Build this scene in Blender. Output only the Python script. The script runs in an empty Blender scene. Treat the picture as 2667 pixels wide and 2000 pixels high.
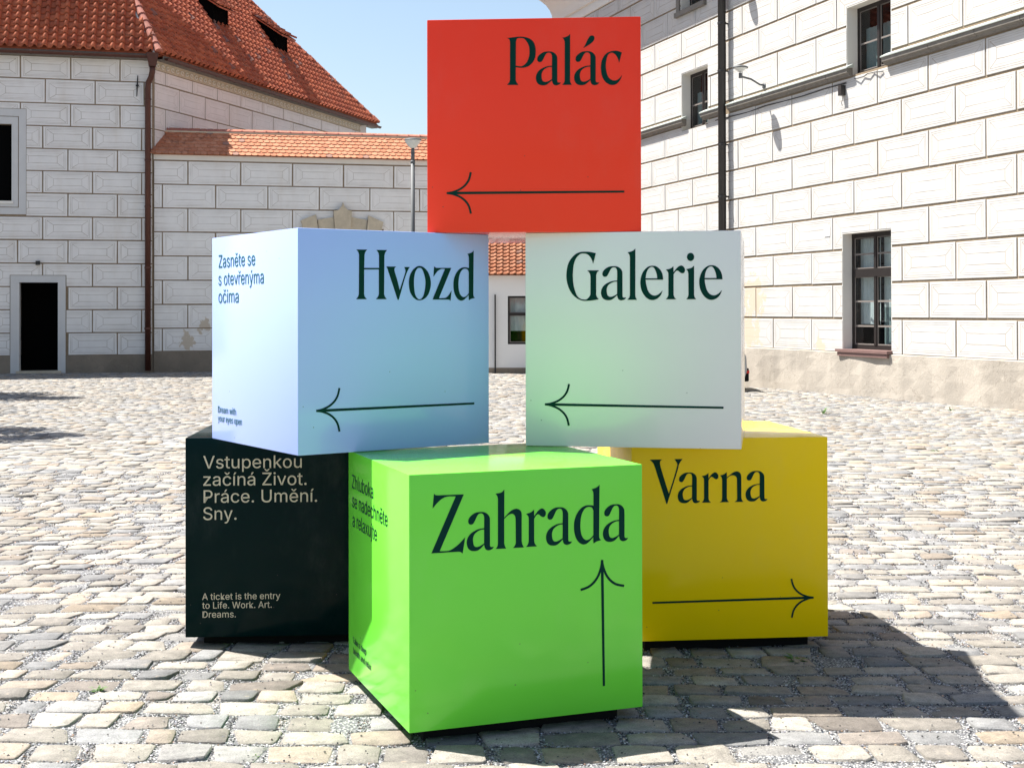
import bpy, bmesh, math, random
import numpy as np
from mathutils import Matrix, Vector
from mathutils.geometry import tessellate_polygon
C = bpy.context.scene
R = math.radians
random.seed(11); rng = np.random.default_rng(11)

# ------------------------------------------------------------------ camera, sky, sun, exposure
cam = bpy.data.cameras.new('camera'); cam.lens = 47.483; cam.sensor_width = 36; cam.shift_y = -0.0803
cam.clip_start = .05; cam.clip_end = 3000
camo = bpy.data.objects.new('camera', cam); C.collection.objects.link(camo); C.camera = camo
camo.matrix_world = Matrix.Translation((0, 0, 1.68175)) @ Matrix.Rotation(R(90.412), 4, 'X') @ Matrix.Rotation(-.00176, 4, 'Z')
world = bpy.data.worlds.new("World"); C.world = world; world.use_nodes = True
wn = world.node_tree
sky = wn.nodes.new('ShaderNodeTexSky'); sky.sky_type = 'NISHITA'; sky.sun_disc = False
sky.sun_elevation = R(61.5); sky.sun_rotation = R(-66); sky.air_density = 1.15; sky.dust_density = 1.5; sky.ozone_density = 1.0
wn.links.new(sky.outputs[0], wn.nodes['Background'].inputs[0]); wn.nodes['Background'].inputs[1].default_value = 0.062
SD = Vector((-.436, .194, .879))
sl = bpy.data.lights.new('sun', 'SUN'); sl.energy = 5.0; sl.angle = R(.55); sl.color = (1, .965, .9)
so = bpy.data.objects.new('sun', sl); C.collection.objects.link(so); so.rotation_euler = SD.to_track_quat('Z', 'Y').to_euler(); so.location = (-20, 10, 40)
C.view_settings.view_transform = 'Standard'; C.view_settings.look = 'None'; C.view_settings.gamma = 1
C.view_settings.use_curve_mapping = False; C.view_settings.exposure = 1.50
C.cycles.max_bounces = 8; C.cycles.diffuse_bounces = 4

# ------------------------------------------------------------------ helpers: objects
def props(o, label=None, cat=None, group=None, kind=None):
    if label: o['label'] = label
    if cat: o['category'] = cat
    if group: o['group'] = group
    if kind: o['kind'] = kind
    return o
def empty(name, loc, rz=0, label=None, cat=None, group=None):
    o = bpy.data.objects.new(name, None); C.collection.objects.link(o); o.location = loc; o.rotation_euler = (0, 0, rz)
    o.empty_display_size = .2
    return props(o, label, cat, group)
class MB:
    def __init__(s): s.v = []; s.f = []
    def add(s, vs, fs):
        k = len(s.v); s.v += [tuple(v) for v in vs]; s.f += [tuple(i + k for i in f) for f in fs]; return s
    def box(s, x0, x1, y0, y1, z0, z1):
        return s.add([(x0,y0,z0),(x1,y0,z0),(x1,y1,z0),(x0,y1,z0),(x0,y0,z1),(x1,y0,z1),(x1,y1,z1),(x0,y1,z1)],
                     [(0,3,2,1),(4,5,6,7),(0,1,5,4),(1,2,6,5),(2,3,7,6),(3,0,4,7)])
    def tube(s, pts, r, n=10, caps=True):
        pts = [Vector(p) for p in pts]; rs = r if isinstance(r, (list, tuple)) else [r]*len(pts)
        rings = []; up = None
        for i, p in enumerate(pts):
            d = (pts[min(i+1, len(pts)-1)] - pts[max(i-1, 0)]).normalized()
            if up is None: up = d.orthogonal().normalized()
            up = (up - d*up.dot(d)).normalized(); q = d.cross(up)
            rings.append([p + (up*math.cos(2*math.pi*k/n) + q*math.sin(2*math.pi*k/n))*rs[i] for k in range(n)])
        vs = [v for g in rings for v in g]; fs = []
        for i in range(len(pts)-1):
            for k in range(n): a = i*n+k; b = i*n+(k+1) % n; fs.append((a, b, b+n, a+n))
        if caps: fs.append(tuple(range(n-1, -1, -1))); fs.append(tuple(range((len(pts)-1)*n, len(pts)*n)))
        return s.add(vs, fs)
    def lathe(s, prof, n=16, c=(0, 0, 0)):
        vs = [(c[0]+r*math.cos(2*math.pi*k/n), c[1]+r*math.sin(2*math.pi*k/n), c[2]+z) for r, z in prof for k in range(n)]
        fs = [(i*n+k, i*n+(k+1) % n, (i+1)*n+(k+1) % n, (i+1)*n+k) for i in range(len(prof)-1) for k in range(n)]
        return s.add(vs, fs)
    def prism(s, poly, y0, y1):                      # poly in (x, z), extruded along y
        n = len(poly); vs = [(x, y0, z) for x, z in poly] + [(x, y1, z) for x, z in poly]
        tris = tessellate_polygon([[Vector((x, z, 0)) for x, z in poly]])
        fs = [tuple(t) for t in tris] + [tuple(i+n for i in reversed(t)) for t in tris] + [(i, (i+1) % n, (i+1) % n+n, i+n) for i in range(n)]
        return s.add(vs, fs)
    def mesh(s, name, mat, smooth=False, bevel=0):
        me = bpy.data.meshes.new(name); me.from_pydata(s.v, [], s.f)
        bm = bmesh.new(); bm.from_mesh(me)
        bmesh.ops.recalc_face_normals(bm, faces=bm.faces)
        if bevel: bmesh.ops.bevel(bm, geom=list(bm.edges), offset=bevel, segments=2, profile=.6, affect='EDGES')
        bm.to_mesh(me); bm.free()
        if smooth:
            for p in me.polygons: p.use_smooth = True
        me.materials.append(mat); return me
    def build(s, name, mat, parent=None, loc=(0, 0, 0), rz=0, smooth=False, bevel=0, **kw):
        return link(name, s.mesh(name, mat, smooth, bevel), parent, loc, rz, **kw)
def link(name, me, parent=None, loc=(0, 0, 0), rz=0, mat4=None, **kw):
    o = bpy.data.objects.new(name, me); C.collection.objects.link(o)
    if parent: o.parent = parent
    if mat4 is not None: o.matrix_basis = mat4
    else: o.location = loc; o.rotation_euler = (0, 0, rz)
    return props(o, **kw)
def copy_tree(o, parent=None):
    c = o.copy(); C.collection.objects.link(c)
    if parent: c.parent = parent
    for ch in list(o.children): copy_tree(ch, c)
    return c

# ------------------------------------------------------------------ helpers: materials
class Mat:
    def __init__(s, name, rough=.8, base=(.5, .5, .5), metal=0, spec=.5):
        s.m = bpy.data.materials.new(name); s.m.use_nodes = True; s.t = s.m.node_tree; s.p = s.t.nodes['Principled BSDF']
        s.p.inputs['Roughness'].default_value = rough; s.p.inputs['Base Color'].default_value = (*base, 1)
        s.p.inputs['Metallic'].default_value = metal; s.p.inputs['Specular IOR Level'].default_value = spec
        s.obj = s.n('ShaderNodeTexCoord').outputs['Object']; s.pos = s.n('ShaderNodeNewGeometry').outputs['Position']
    def n(s, k, **kw):
        o = s.t.nodes.new(k)
        for a, b in kw.items(): setattr(o, a, b)
        return o
    def put(s, sock, v):
        if isinstance(v, bpy.types.NodeSocket): s.t.links.new(v, sock)
        elif isinstance(v, (tuple, list)) and len(v) == 3 and sock.type == 'RGBA': sock.default_value = (*v, 1)
        else: sock.default_value = v
    def M(s, op, a, b=0., c=None, clamp=False):
        o = s.n('ShaderNodeMath', operation=op, use_clamp=clamp); s.put(o.inputs[0], a); s.put(o.inputs[1], b)
        if c is not None: s.put(o.inputs[2], c)
        return o.outputs[0]
    def noise(s, scale, vec=None, detail=4, rough=.55, out=0, dist=0):
        o = s.n('ShaderNodeTexNoise'); o.inputs['Scale'].default_value = scale; o.inputs['Detail'].default_value = detail
        o.inputs['Roughness'].default_value = rough; o.inputs['Distortion'].default_value = dist
        s.t.links.new(vec or s.pos, o.inputs['Vector']); return o.outputs[out]
    def voro(s, scale, vec=None, feature='F1', out='Distance'):
        o = s.n('ShaderNodeTexVoronoi', feature=feature); o.inputs['Scale'].default_value = scale
        s.t.links.new(vec or s.pos, o.inputs['Vector']); return o.outputs[out]
    def ramp(s, f, a, b):                            # smooth 0..1 between a and b
        o = s.n('ShaderNodeMapRange', interpolation_type='SMOOTHSTEP'); s.put(o.inputs[0], f)
        o.inputs[1].default_value = a; o.inputs[2].default_value = b; return o.outputs[0]
    def mix(s, f, a, b, mode='MIX'):
        o = s.n('ShaderNodeMix', data_type='RGBA', blend_type=mode); s.put(o.inputs[0], f); s.put(o.inputs[6], a); s.put(o.inputs[7], b); return o.outputs[2]
    def scale(s, vec, v):
        o = s.n('ShaderNodeVectorMath', operation='MULTIPLY'); s.put(o.inputs[0], vec); o.inputs[1].default_value = v; return o.outputs[0]
    def xyz(s, vec):
        o = s.n('ShaderNodeSeparateXYZ'); s.put(o.inputs[0], vec); return o.outputs
    def rnd(s): return s.n('ShaderNodeObjectInfo').outputs['Random']
    def color(s, v): s.put(s.p.inputs['Base Color'], v); return s
    def rough(s, v): s.put(s.p.inputs['Roughness'], v); return s
    def bump(s, h, strength=.4, dist=.01):
        o = s.n('ShaderNodeBump'); o.inputs['Strength'].default_value = strength; o.inputs['Distance'].default_value = dist
        s.put(o.inputs['Height'], h); s.t.links.new(o.outputs[0], s.p.inputs['Normal']); return s
def varied(name, base, amt=.25, scale=6, rough=.8, bump=.2, fine=60, metal=0, spec=.4, bd=.004):
    m = Mat(name, rough, base, metal, spec); n = m.noise(scale); f = m.noise(fine)
    v = m.M('MULTIPLY_ADD', m.M('ADD', n, m.M('MULTIPLY', f, .6)), amt*1.25, 1-amt)
    m.color(m.mix(1., base, v, 'MULTIPLY')); m.bump(f, bump, bd); return m.m

def spots(m, places):                                # peeled patches: (centre, radius), ragged by noise
    tot = None
    for c, r in places:
        o = m.n('ShaderNodeVectorMath', operation='DISTANCE'); m.put(o.inputs[0], m.pos); o.inputs[1].default_value = c
        d = m.M('SUBTRACT', 1., m.M('DIVIDE', o.outputs['Value'], r)); tot = d if tot is None else m.M('MAXIMUM', tot, d)
    n = m.noise(5.5, detail=8, rough=.65)
    return m.ramp(m.M('ADD', tot, m.M('MULTIPLY', m.M('SUBTRACT', n, .5), 2.4)), .42, .5)
def sgraffito(name, a, b, places=(), white=(.73, .72, .70), strength=.55, stain=0.):
    m = Mat(name, .9, white, 0, .25)
    wob = m.noise(2.3, detail=3, out=1)
    o = m.n('ShaderNodeVectorMath', operation='MULTIPLY_ADD'); m.put(o.inputs[0], wob); o.inputs[1].default_value = (.03, .03, .03); m.put(o.inputs[2], m.obj)
    v = m.xyz(o.outputs[0]); x = m.M('ABSOLUTE', m.M('SUBTRACT', v[0], .015)); z = m.M('ABSOLUTE', m.M('SUBTRACT', v[2], .015))
    def rect(i, j): return m.M('MAXIMUM', m.M('SUBTRACT', x, a-i), m.M('SUBTRACT', z, b-j))
    def line(d, w): return m.ramp(m.M('ABSOLUTE', d), w, w*.25)
    r1, r2, r3 = rect(.065, .06), rect(.10, .095), rect(.27, b-.095)
    k = m.M('MAXIMUM', line(r1, .008), m.M('MULTIPLY', line(r2, .008), .8))
    k = m.M('MAXIMUM', k, line(r3, .009))
    dx, dz = .17, b-.095-.095                         # diagonal from (a-.27,.095) to (a-.10,b-.095)
    L = math.hypot(dx, dz)
    dd = m.M('DIVIDE', m.M('SUBTRACT', m.M('MULTIPLY', m.M('SUBTRACT', x, a-.27), dz), m.M('MULTIPLY', m.M('SUBTRACT', z, .095), dx)), L)
    dd = line(dd, .009)
    inside = m.M('MULTIPLY', m.M('GREATER_THAN', r3, 0.), m.M('LESS_THAN', r2, 0.))
    k = m.M('MAXIMUM', k, m.M('MULTIPLY', dd, inside))
    horiz = m.M('MULTIPLY', line(m.M('SUBTRACT', z, .185 if b > .32 else .17), .006), m.M('MULTIPLY', m.M('LESS_THAN', x, a-.2), .55))
    k = m.M('MAXIMUM', k, horiz)
    fade = m.ramp(m.noise(1.7, detail=5), .3, .62)
    k = m.M('MULTIPLY', m.M('MULTIPLY', k, m.M('MULTIPLY_ADD', fade, .75, .35)), strength, clamp=True)
    # dirt streaks and hand-smoothed plaster mottling
    mot = m.noise(3.1, detail=7, rough=.6); st = m.noise(1., m.scale(m.pos, (2.6, 2.6, .6)), detail=6)
    base = m.mix(m.ramp(mot, .35, .75), white, tuple(c*.93 for c in white))
    base = m.mix(m.M('MULTIPLY', m.ramp(st, .5, .8), .25+stain), base, (.55, .47, .37))
    base = m.mix(m.M('MULTIPLY', m.M('SUBTRACT', m.rnd(), .5), .16, clamp=True), base, (.6, .57, .52))
    base = m.mix(k, base, (.27, .22, .17))
    if places:
        sp = spots(m, places); base = m.mix(m.M('MULTIPLY', sp, .8), base, (.50, .41, .30))
    m.color(base)
    h = m.M('SUBTRACT', m.M('MULTIPLY', m.noise(38, detail=5), .35), k)
    m.bump(h, .35, .006); return m.m
def joint_mat():
    m = Mat('mortar_brown', .95, (.30, .235, .17), 0, .2); n = m.noise(9, detail=6)
    m.color(m.mix(n, (.155, .115, .075), (.32, .25, .175))); m.bump(m.noise(60), .5, .006); return m.m
def plinth_mat(name, base, places=()):
    m = Mat(name, .95, base, 0, .2); n = m.noise(1.1, detail=9, rough=.62); f = m.noise(26, detail=6)
    c = m.mix(m.ramp(n, .36, .66), tuple(x*.84 for x in base), tuple(min(.8, x*1.1) for x in base))
    cr = m.M('ABSOLUTE', m.M('SUBTRACT', m.noise(.9, detail=6, dist=.6), .5)); cr = m.M('MULTIPLY', m.ramp(cr, .006, .001), .3)
    c = m.mix(m.M('MULTIPLY', m.ramp(m.noise(4.2, detail=7), .60, .70), .35), c, tuple(min(.8, x*1.35) for x in base))
    c = m.mix(cr, c, (.12, .10, .08))
    m.color(m.mix(m.M('MULTIPLY', f, .2), c, tuple(x*.6 for x in base)))
    m.bump(m.M('ADD', m.M('MULTIPLY', n, 1.6), m.M('MULTIPLY', f, .4)), .6, .02); return m.m
def tile_mat(name, c1, c2, dark=.25):
    m = Mat(name, .8, c1, 0, .3); r = m.rnd(); n = m.noise(7, detail=5)
    c = m.mix(r, c1, c2); c = m.mix(m.M('MULTIPLY', m.ramp(n, .48, .74), .6), c, (.16, .07, .045)); c = m.mix(m.M('MULTIPLY', m.ramp(m.noise(1.1, detail=8, rough=.7), .55, .72), .35), c, (.20, .15, .10))
    c = m.mix(m.M('MULTIPLY', m.M('GREATER_THAN', r, .965), .6), c, (.22, .17, .15))
    c = m.mix(m.M('MULTIPLY', m.noise(90), dark), c, (.1, .03, .02)); m.color(c); m.bump(m.noise(70), .3, .004); return m.m
def tile_mat_field(name, c1, c2, cw, ch):            # for joined tiles: shade by island
    m = Mat(name, .8, c1, 0, .3); g = m.n('ShaderNodeNewGeometry'); r = g.outputs['Random Per Island']; n = m.noise(7, detail=5)
    c = m.mix(r, c1, c2); c = m.mix(m.M('MULTIPLY', m.ramp(n, .48, .74), .6), c, (.16, .07, .045)); c = m.mix(m.M('MULTIPLY', m.ramp(m.noise(1.1, detail=8, rough=.7), .55, .72), .35), c, (.20, .15, .10))
    c = m.mix(m.M('MULTIPLY', m.M('GREATER_THAN', r, .965), .6), c, (.22, .17, .15))
    c = m.mix(m.M('MULTIPLY', m.noise(90), .25), c, (.1, .03, .02)); m.color(c); m.bump(m.noise(70), .3, .004); return m.m
def paint(name, base, rough=.24, spec=.5):
    m = Mat(name, rough, base, 0, spec)
    n = m.noise(1.5, m.obj, detail=4); f = m.noise(260, m.obj, detail=2)
    m.color(m.mix(m.M('MULTIPLY', n, .10), base, tuple(c*.8 for c in base)))
    sp = m.M('MULTIPLY', m.M('LESS_THAN', m.voro(9.3, m.obj), .03), .55)      # a few scuffs
    c0 = m.mix(m.M('MULTIPLY', n, .10), base, tuple(c*.8 for c in base)); dust = m.ramp(m.noise(2.2, m.scale(m.obj, (1, 1, .45)), detail=9, rough=.7), .5, .8)
    c0 = m.mix(m.M('MULTIPLY', dust, .05), c0, (.5, .47, .42)); m.color(m.mix(sp, c0, (.08, .07, .06)))
    m.rough(m.M('ADD', m.M('MULTIPLY', m.noise(9, m.obj, detail=6), .14), rough-.05))
    m.bump(f, .02, .001); return m.m
def stone_mat():
    m = Mat('granite_setts', .85, (.4, .4, .4), 0, .35)
    a = m.n('ShaderNodeAttribute', attribute_name='tint').outputs['Color']
    n = m.noise(16, detail=8, rough=.62); f = m.noise(150, detail=4, rough=.7); g = m.voro(420)
    v = m.M('ADD', m.M('MULTIPLY_ADD', n, 1.0, .33), m.M('MULTIPLY', m.M('SUBTRACT', f, .5), 1.3))
    c = m.mix(1., a, v, 'MULTIPLY')
    c = m.mix(m.M('MULTIPLY', m.ramp(m.noise(240, detail=2), .60, .68), .5), c, (.11, .10, .10))
    c = m.mix(m.M('MULTIPLY', m.ramp(n, .60, .74), .35), c, (.50, .37, .24))
    m.color(c); m.bump(m.M('ADD', m.M('MULTIPLY', n, 1.8), f), .7, .010); return m.m
def gravel_mat():
    m = Mat('grit', .95, (.2, .2, .2), 0, .25)
    r = m.voro(95, out='Color'); d = m.voro(95); x = m.xyz(r)
    c = m.mix(m.ramp(x[0], .1, .9), (.16, .165, .175), (.50, .49, .47)); c = m.mix(m.ramp(d, .25, .65), c, (.12, .12, .125))
    c = m.mix(m.M('MULTIPLY', m.ramp(m.noise(3), .5, .7), .4), c, (.33, .28, .22))
    m.color(c); m.bump(m.M('SUBTRACT', 1., d), .9, .01); return m.m

MAT = dict(
    joint=joint_mat(),
    left=sgraffito('sgraffito_left', 1.295/2, .615/2, white=(.74, .725, .70), strength=.75),
    mid=sgraffito('sgraffito_courtyard', 1.43/2, .645/2, [((-9.15, 38.1, .85),   .42), ((-8.7, 38.2, 1.3), .33)], white=(.77, .755, .73), strength=.6),
    diag=sgraffito('sgraffito_gable', 1.41/2, .615/2, white=(.68, .63, .60), strength=.5),
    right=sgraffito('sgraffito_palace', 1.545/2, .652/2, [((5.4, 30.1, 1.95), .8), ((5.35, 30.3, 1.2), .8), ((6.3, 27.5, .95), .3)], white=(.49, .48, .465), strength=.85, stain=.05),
    plaster=varied('plain_plaster', (.70, .68, .63), .1, 2.5, .9, .15),
    white=varied('limewash', (.74, .73, .71), .06, 1.5, .9, .12),
    grey_frame=varied('painted_surround', (.55, .55, .54), .12, 3, .9, .2),
    plinth=plinth_mat('weathered_render', (.38, .34, .29)), plinth_dark=plinth_mat('damp_render', (.24, .20, .155)),
    sandstone=varied('sandstone', (.50, .43, .32), .45, 5, .9, .5, 40),
    ledge=varied('weathered_ledge', (.17, .155, .135), .5, 7, .9, .4, 50),
    flashing=varied('zinc_flashing', (.42, .46, .43), .25, 5, .5, .1, metal=.3),
    darkwood=varied('dark_brown_wood', (.011, .0075, .0065), .3, 12, .55, .2),
    putty=varied('pale_window_edge', (.17, .15, .135), .2, 12, .6, .1),
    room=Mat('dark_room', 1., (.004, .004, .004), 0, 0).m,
    curtain=varied('net_curtain', (.75, .76, .76), .35, 5, .9, .1),
    curtain_teal=varied('teal_curtain', (.30, .36, .36), .4, 5, .9, .1),
    copper=varied('brown_copper', (.085, .032, .022), .4, 5, .5, .15, metal=.35),
    black_pipe=varied('dark_painted_pipe', (.028, .025, .023), .3, 6, .4, .1),
    iron=varied('black_iron', (.02, .02, .02), .3, 9, .6, .2),
    grey_metal=varied('grey_metal', (.10, .105, .11), .15, 5, .6, .05), ink_sunlit=Mat('sunlit_ink', .4, (.018, .12, .15), 0, .15).m,  # second ink: the dark green one, sunlight on the blue cube's side painted in
    tile=tile_mat('clay_pantile', (.58, .165, .075), (.38, .092, .044)), tile_f=tile_mat_field('clay_pantile_field', (.58, .165, .075), (.38, .092, .044), 0, 0),
    tile2=tile_mat('beaver_tail_tile', (.56, .245, .135), (.46, .165, .08), .15), tile2_f=tile_mat_field('beaver_tail_field', (.56, .245, .135), (.46, .165, .08), 0, 0),
    ridge=tile_mat('ridge_tile', (.42, .17, .125), (.36, .13, .095), .15),
    redwood=varied('rusty_sill', (.17, .10, .09), .3, 6, .6, .1),
    stone=stone_mat(), grit=gravel_mat(),
    leaf=varied('leaf', (.05, .10, .025), .4, 9, .8, .1, spec=.15), bark=varied('bark', (.10, .075, .05), .4, 9, .9, .5),
    weed=varied('weed_leaf', (.08, .15, .035), .3, 30, .6, .1),
    ink=Mat('dark_green_ink', .38, (.003, .036, .028), 0, .04).m, cream=Mat('cream_ink', .5, (.66, .57, .43), 0, .1).m,
    rubber=Mat('black_base', .9, (.008, .008, .008), 0, .2).m,
)
_g = Mat('window_glass', .05); _t = _g.t; _tr = _t.nodes.new('ShaderNodeBsdfTransparent'); _gl = _t.nodes.new('ShaderNodeBsdfGlossy'); _gl.inputs['Roughness'].default_value = .03
_tr.inputs[0].default_value = (.80, .84, .84, 1)
_fr = _t.nodes.new('ShaderNodeFresnel'); _fr.inputs[0].default_value = 1.5; _mx = _t.nodes.new('ShaderNodeMixShader')
_ge = _t.nodes.new('ShaderNodeNewGeometry'); _mm = _t.nodes.new('ShaderNodeMath'); _mm.operation = 'MULTIPLY_ADD'; _mm.use_clamp = True; _mm.inputs[1].default_value = -2
_t.links.new(_ge.outputs['Backfacing'], _mm.inputs[0]); _t.links.new(_fr.outputs[0], _mm.inputs[2]); _t.links.new(_mm.outputs[0], _mx.inputs[0]); _t.links.new(_tr.outputs[0], _mx.inputs[1]); _t.links.new(_gl.outputs[0], _mx.inputs[2])
_t.links.new(_mx.outputs[0], _t.nodes['Material Output'].inputs[0]); MAT['glass'] = _g.m
# ------------------------------------------------------------------ frames of the buildings: x along the wall, -y outward, z up
A0 = Vector((-10.071, 37.870, 0)); AL = math.atan2(.22404, .97458); AD = math.atan2(.95075, .30995)
B0 = Vector((5.2635, 30.5105, 0)); AR = math.atan2(-.94778, .31893)
RD = AD - AL                                          # diagonal facade relative to the left facade

def gz(x, y):                                         # height of the ground
    z = .008*math.sin(x*.9+1)*math.sin(y*.7)
    dist = (5.2635 - .3365*(y-30.51)) - x
    return (z if 3 < y < 60 else 0) + .1*max(0, min(1.4, (30.5-y)/8.8))*max(0, min(1, 1-dist/3.2))**1.5*(1 if y > 3 else 0)

def rects_minus(r, holes):
    out = [r]
    for h in holes:
        nx = []
        for a in out:
            if h[1] <= a[0] or h[0] >= a[1] or h[3] <= a[2] or h[2] >= a[3]: nx.append(a); continue
            if a[0] < h[0]: nx.append((a[0], h[0], a[2], a[3]))
            if a[1] > h[1]: nx.append((h[1], a[1], a[2], a[3]))
            x0, x1 = max(a[0], h[0]), min(a[1], h[1])
            if a[2] < h[2]: nx.append((x0, x1, a[2], h[2]))
            if a[3] > h[3]: nx.append((x0, x1, h[3], a[3]))
        out = nx
    return out
def wall_mesh(x0, x1, z0, z1, holes, depth=.5):
    m = MB()
    for a in rects_minus((x0, x1, z0, z1), holes): m.box(a[0], a[1], 0, depth, a[2], a[3])
    return m
def blocks(parent, mat, rows, L, x0, x1, holes, rz=0, proud=.012, gap=.036, gx=.034):
    """rows: (z0, z1, joint position). Every block an object, placed at the centre of the whole block."""
    cache = {}
    for z0, z1, j in rows:
        h = z1 - z0 - gap; k = math.floor((x0-j)/L)
        while j + k*L < x1:
            a, b = j+k*L+gx/2, j+(k+1)*L-gx/2; k += 1
            cx, cz = (a+b)/2, (z0+z1)/2
            full = (a, b, z0+gap/2, z1-gap/2)
            r = (max(a, x0), min(b, x1), full[2], full[3])
            if r[1]-r[0] < .06: continue
            ps = [p for p in rects_minus(r, holes) if p[1]-p[0] > .03 and p[3]-p[2] > .03]
            if not ps: continue
            if ps == [full]:
                key = (round(h, 3), random.randrange(5))
                if key not in cache:
                    m = MB(); e = lambda: random.uniform(-.006, .006)
                    q = [(a-cx+e(), -h/2+e()), (b-cx+e(), -h/2+e()), (b-cx+e(), h/2+e()), (a-cx+e(), h/2+e())]
                    c = .007
                    f = [(q[0][0]+c, q[0][1]+c), (q[1][0]-c, q[1][1]+c), (q[2][0]-c, q[2][1]-c), (q[3][0]+c, q[3][1]-c)]
                    m.add([(x, 0, z) for x, z in q]+[(x, -proud*.5, z) for x, z in q]+[(x, -proud, z) for x, z in f],
                          [(8, 9, 10, 11)]+[(i, (i+1) % 4, (i+1) % 4+4, i+4) for i in range(4)]+[(i+4, (i+1) % 4+4, (i+1) % 4+8, i+8) for i in range(4)])
                    cache[key] = m.mesh('plaster_block', mat)
                me = cache[key]
            else:
                m = MB()
                for p in ps: m.box(p[0]-cx, p[1]-cx, -proud, .0, p[2]-cz, p[3]-cz)
                me = m.mesh('plaster_block', mat)
            w = Vector((cx, -random.uniform(0.0005, .004), cz)); w.rotate(Matrix.Rotation(rz, 3, 'Z'))
            link('plaster_block', me, parent, w, rz)

def window(parent, x0, x1, z0, z1, depth, cols, splits, mat='darkwood', rz=0, curtain=('curtain',), fr=.07, transom=None):
    """frame (bars) > pane, and curtain; the dark room behind is its own part"""
    Rz = Matrix.Rotation(rz, 3, 'Z')
    y = depth; m = MB()
    m.box(x0, x1, y-.03, y+.05, z0, z0+fr); m.box(x0, x1, y-.03, y+.05, z1-fr, z1)
    m.box(x0, x0+fr, y-.028, y+.048, z0+fr, z1-fr); m.box(x1-fr, x1, y-.028, y+.048, z0+fr, z1-fr)
    xs = [x0+fr+(x1-x0-2*fr)*i/cols for i in range(cols+1)]
    for x in xs[1:-1]: m.box(x-.04, x+.04, y-.045, y+.04, z0+fr, z1-fr)
    if transom: m.box(x0+fr, x1-fr, y-.055, y+.045, transom[0], transom[1])
    f = m.build('window_frame', MAT[mat], parent, rz=rz)
    zs = [z0+fr] + splits + [z1-fr]
    for i in range(cols):
        a = xs[i]+(.04 if i else 0); b = xs[i+1]-(.04 if i < cols-1 else 0)
        for k in range(len(zs)-1):
            c, d = zs[k], zs[k+1]
            if transom:
                if abs(d-(transom[0]+transom[1])/2) < .1: d = transom[0]
                if abs(c-(transom[0]+transom[1])/2) < .1: c = transom[1]
            g = MB(); g.box(a+.022, b-.022, y-.004, y+.002, c+.02, d-.02); g.build('pane', MAT['glass'], f)
            e = MB(); w = .022
            e.box(a, b, y-.022, y-.006, c, c+w); e.box(a, b, y-.022, y-.006, d-w*.6, d); e.box(a, a+w, y-.0215, y-.0065, c+w, d-w*.6); e.box(b-w, b, y-.0215, y-.0065, c+w, d-w*.6)
            e.build('glazing_bead', MAT['putty'], f)
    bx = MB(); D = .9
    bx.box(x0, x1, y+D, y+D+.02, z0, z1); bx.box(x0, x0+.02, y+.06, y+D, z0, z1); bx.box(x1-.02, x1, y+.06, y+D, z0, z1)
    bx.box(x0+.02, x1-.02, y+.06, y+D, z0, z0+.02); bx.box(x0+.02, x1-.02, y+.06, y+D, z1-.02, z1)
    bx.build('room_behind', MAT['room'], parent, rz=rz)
    for kk, (a, b, c, d, cm) in enumerate(curtain):
        n = max(8, int((b-a)/.035)); cu = MB(); vs = []; 
        for i in range(n+1):
            x = a+(b-a)*i/n; yy = y+.14+.018*math.sin(i*1.9)+.01*math.sin(i*.7+1)
            vs += [(x, yy, c), (x, yy, d)]
        cu.add(vs, [(2*i, 2*i+2, 2*i+3, 2*i+1) for i in range(n)])
        cu.build('curtain', MAT[cm], parent, rz=rz, smooth=True)
    return f

def pantile(cw, ln, name, mat, roll=.38, hgt=.05, th=.014):
    """flat trough on the left, round roll on the right; origin at lower left corner, x across, y up the slope, z out"""
    pr = [(0, .004), (.18*cw, 0), ((1-roll)*cw-.01, .004)]
    for k in range(5):
        t = k/4; pr.append(((1-roll)*cw + roll*cw*1.06*t, .006+hgt*math.sin(math.pi*(.04+.94*t))))
    m = MB(); n = len(pr)
    vs = [(x, 0, z+th) for x, z in pr] + [(x, ln, z*.9-.004) for x, z in pr] + [(x, 0, z-.004) for x, z in pr]
    fs = [(i, i+1, i+1+n, i+n) for i in range(n-1)] + [(i+2*n, i+1+2*n, i+1, i) for i in range(n-1)] + [(0, n, 2*n), (n-1, 3*n-1, 2*n-1)]
    me = bpy.data.meshes.new(name); me.from_pydata(vs, [], fs); me.materials.append(mat)
    for i in range(n-1): me.polygons[i].use_smooth = True
    return me
def beaver(cw, ln, name, mat, th=.014):
    pts = [(.004, ln), (.004, .045), (cw*.14, .016), (cw*.36, .002), (cw*.64, .002), (cw*.86, .016), (cw-.004, .045), (cw-.004, ln)]
    n = len(pts); vs = [(x, y, th) for x, y in pts] + [(x, y, 0) for x, y in pts]
    me = bpy.data.meshes.new(name); me.from_pydata(vs, [], [tuple(range(n-1, -1, -1))] + [(i, i+1, i+1+n, i+n) for i in range(n-1)])
    bm = bmesh.new(); bm.from_mesh(me); bmesh.ops.recalc_face_normals(bm, faces=bm.faces); bm.to_mesh(me); bm.free()
    if me.polygons[0].normal.z < 0: me.flip_normals()
    me.materials.append(mat); return me
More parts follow.
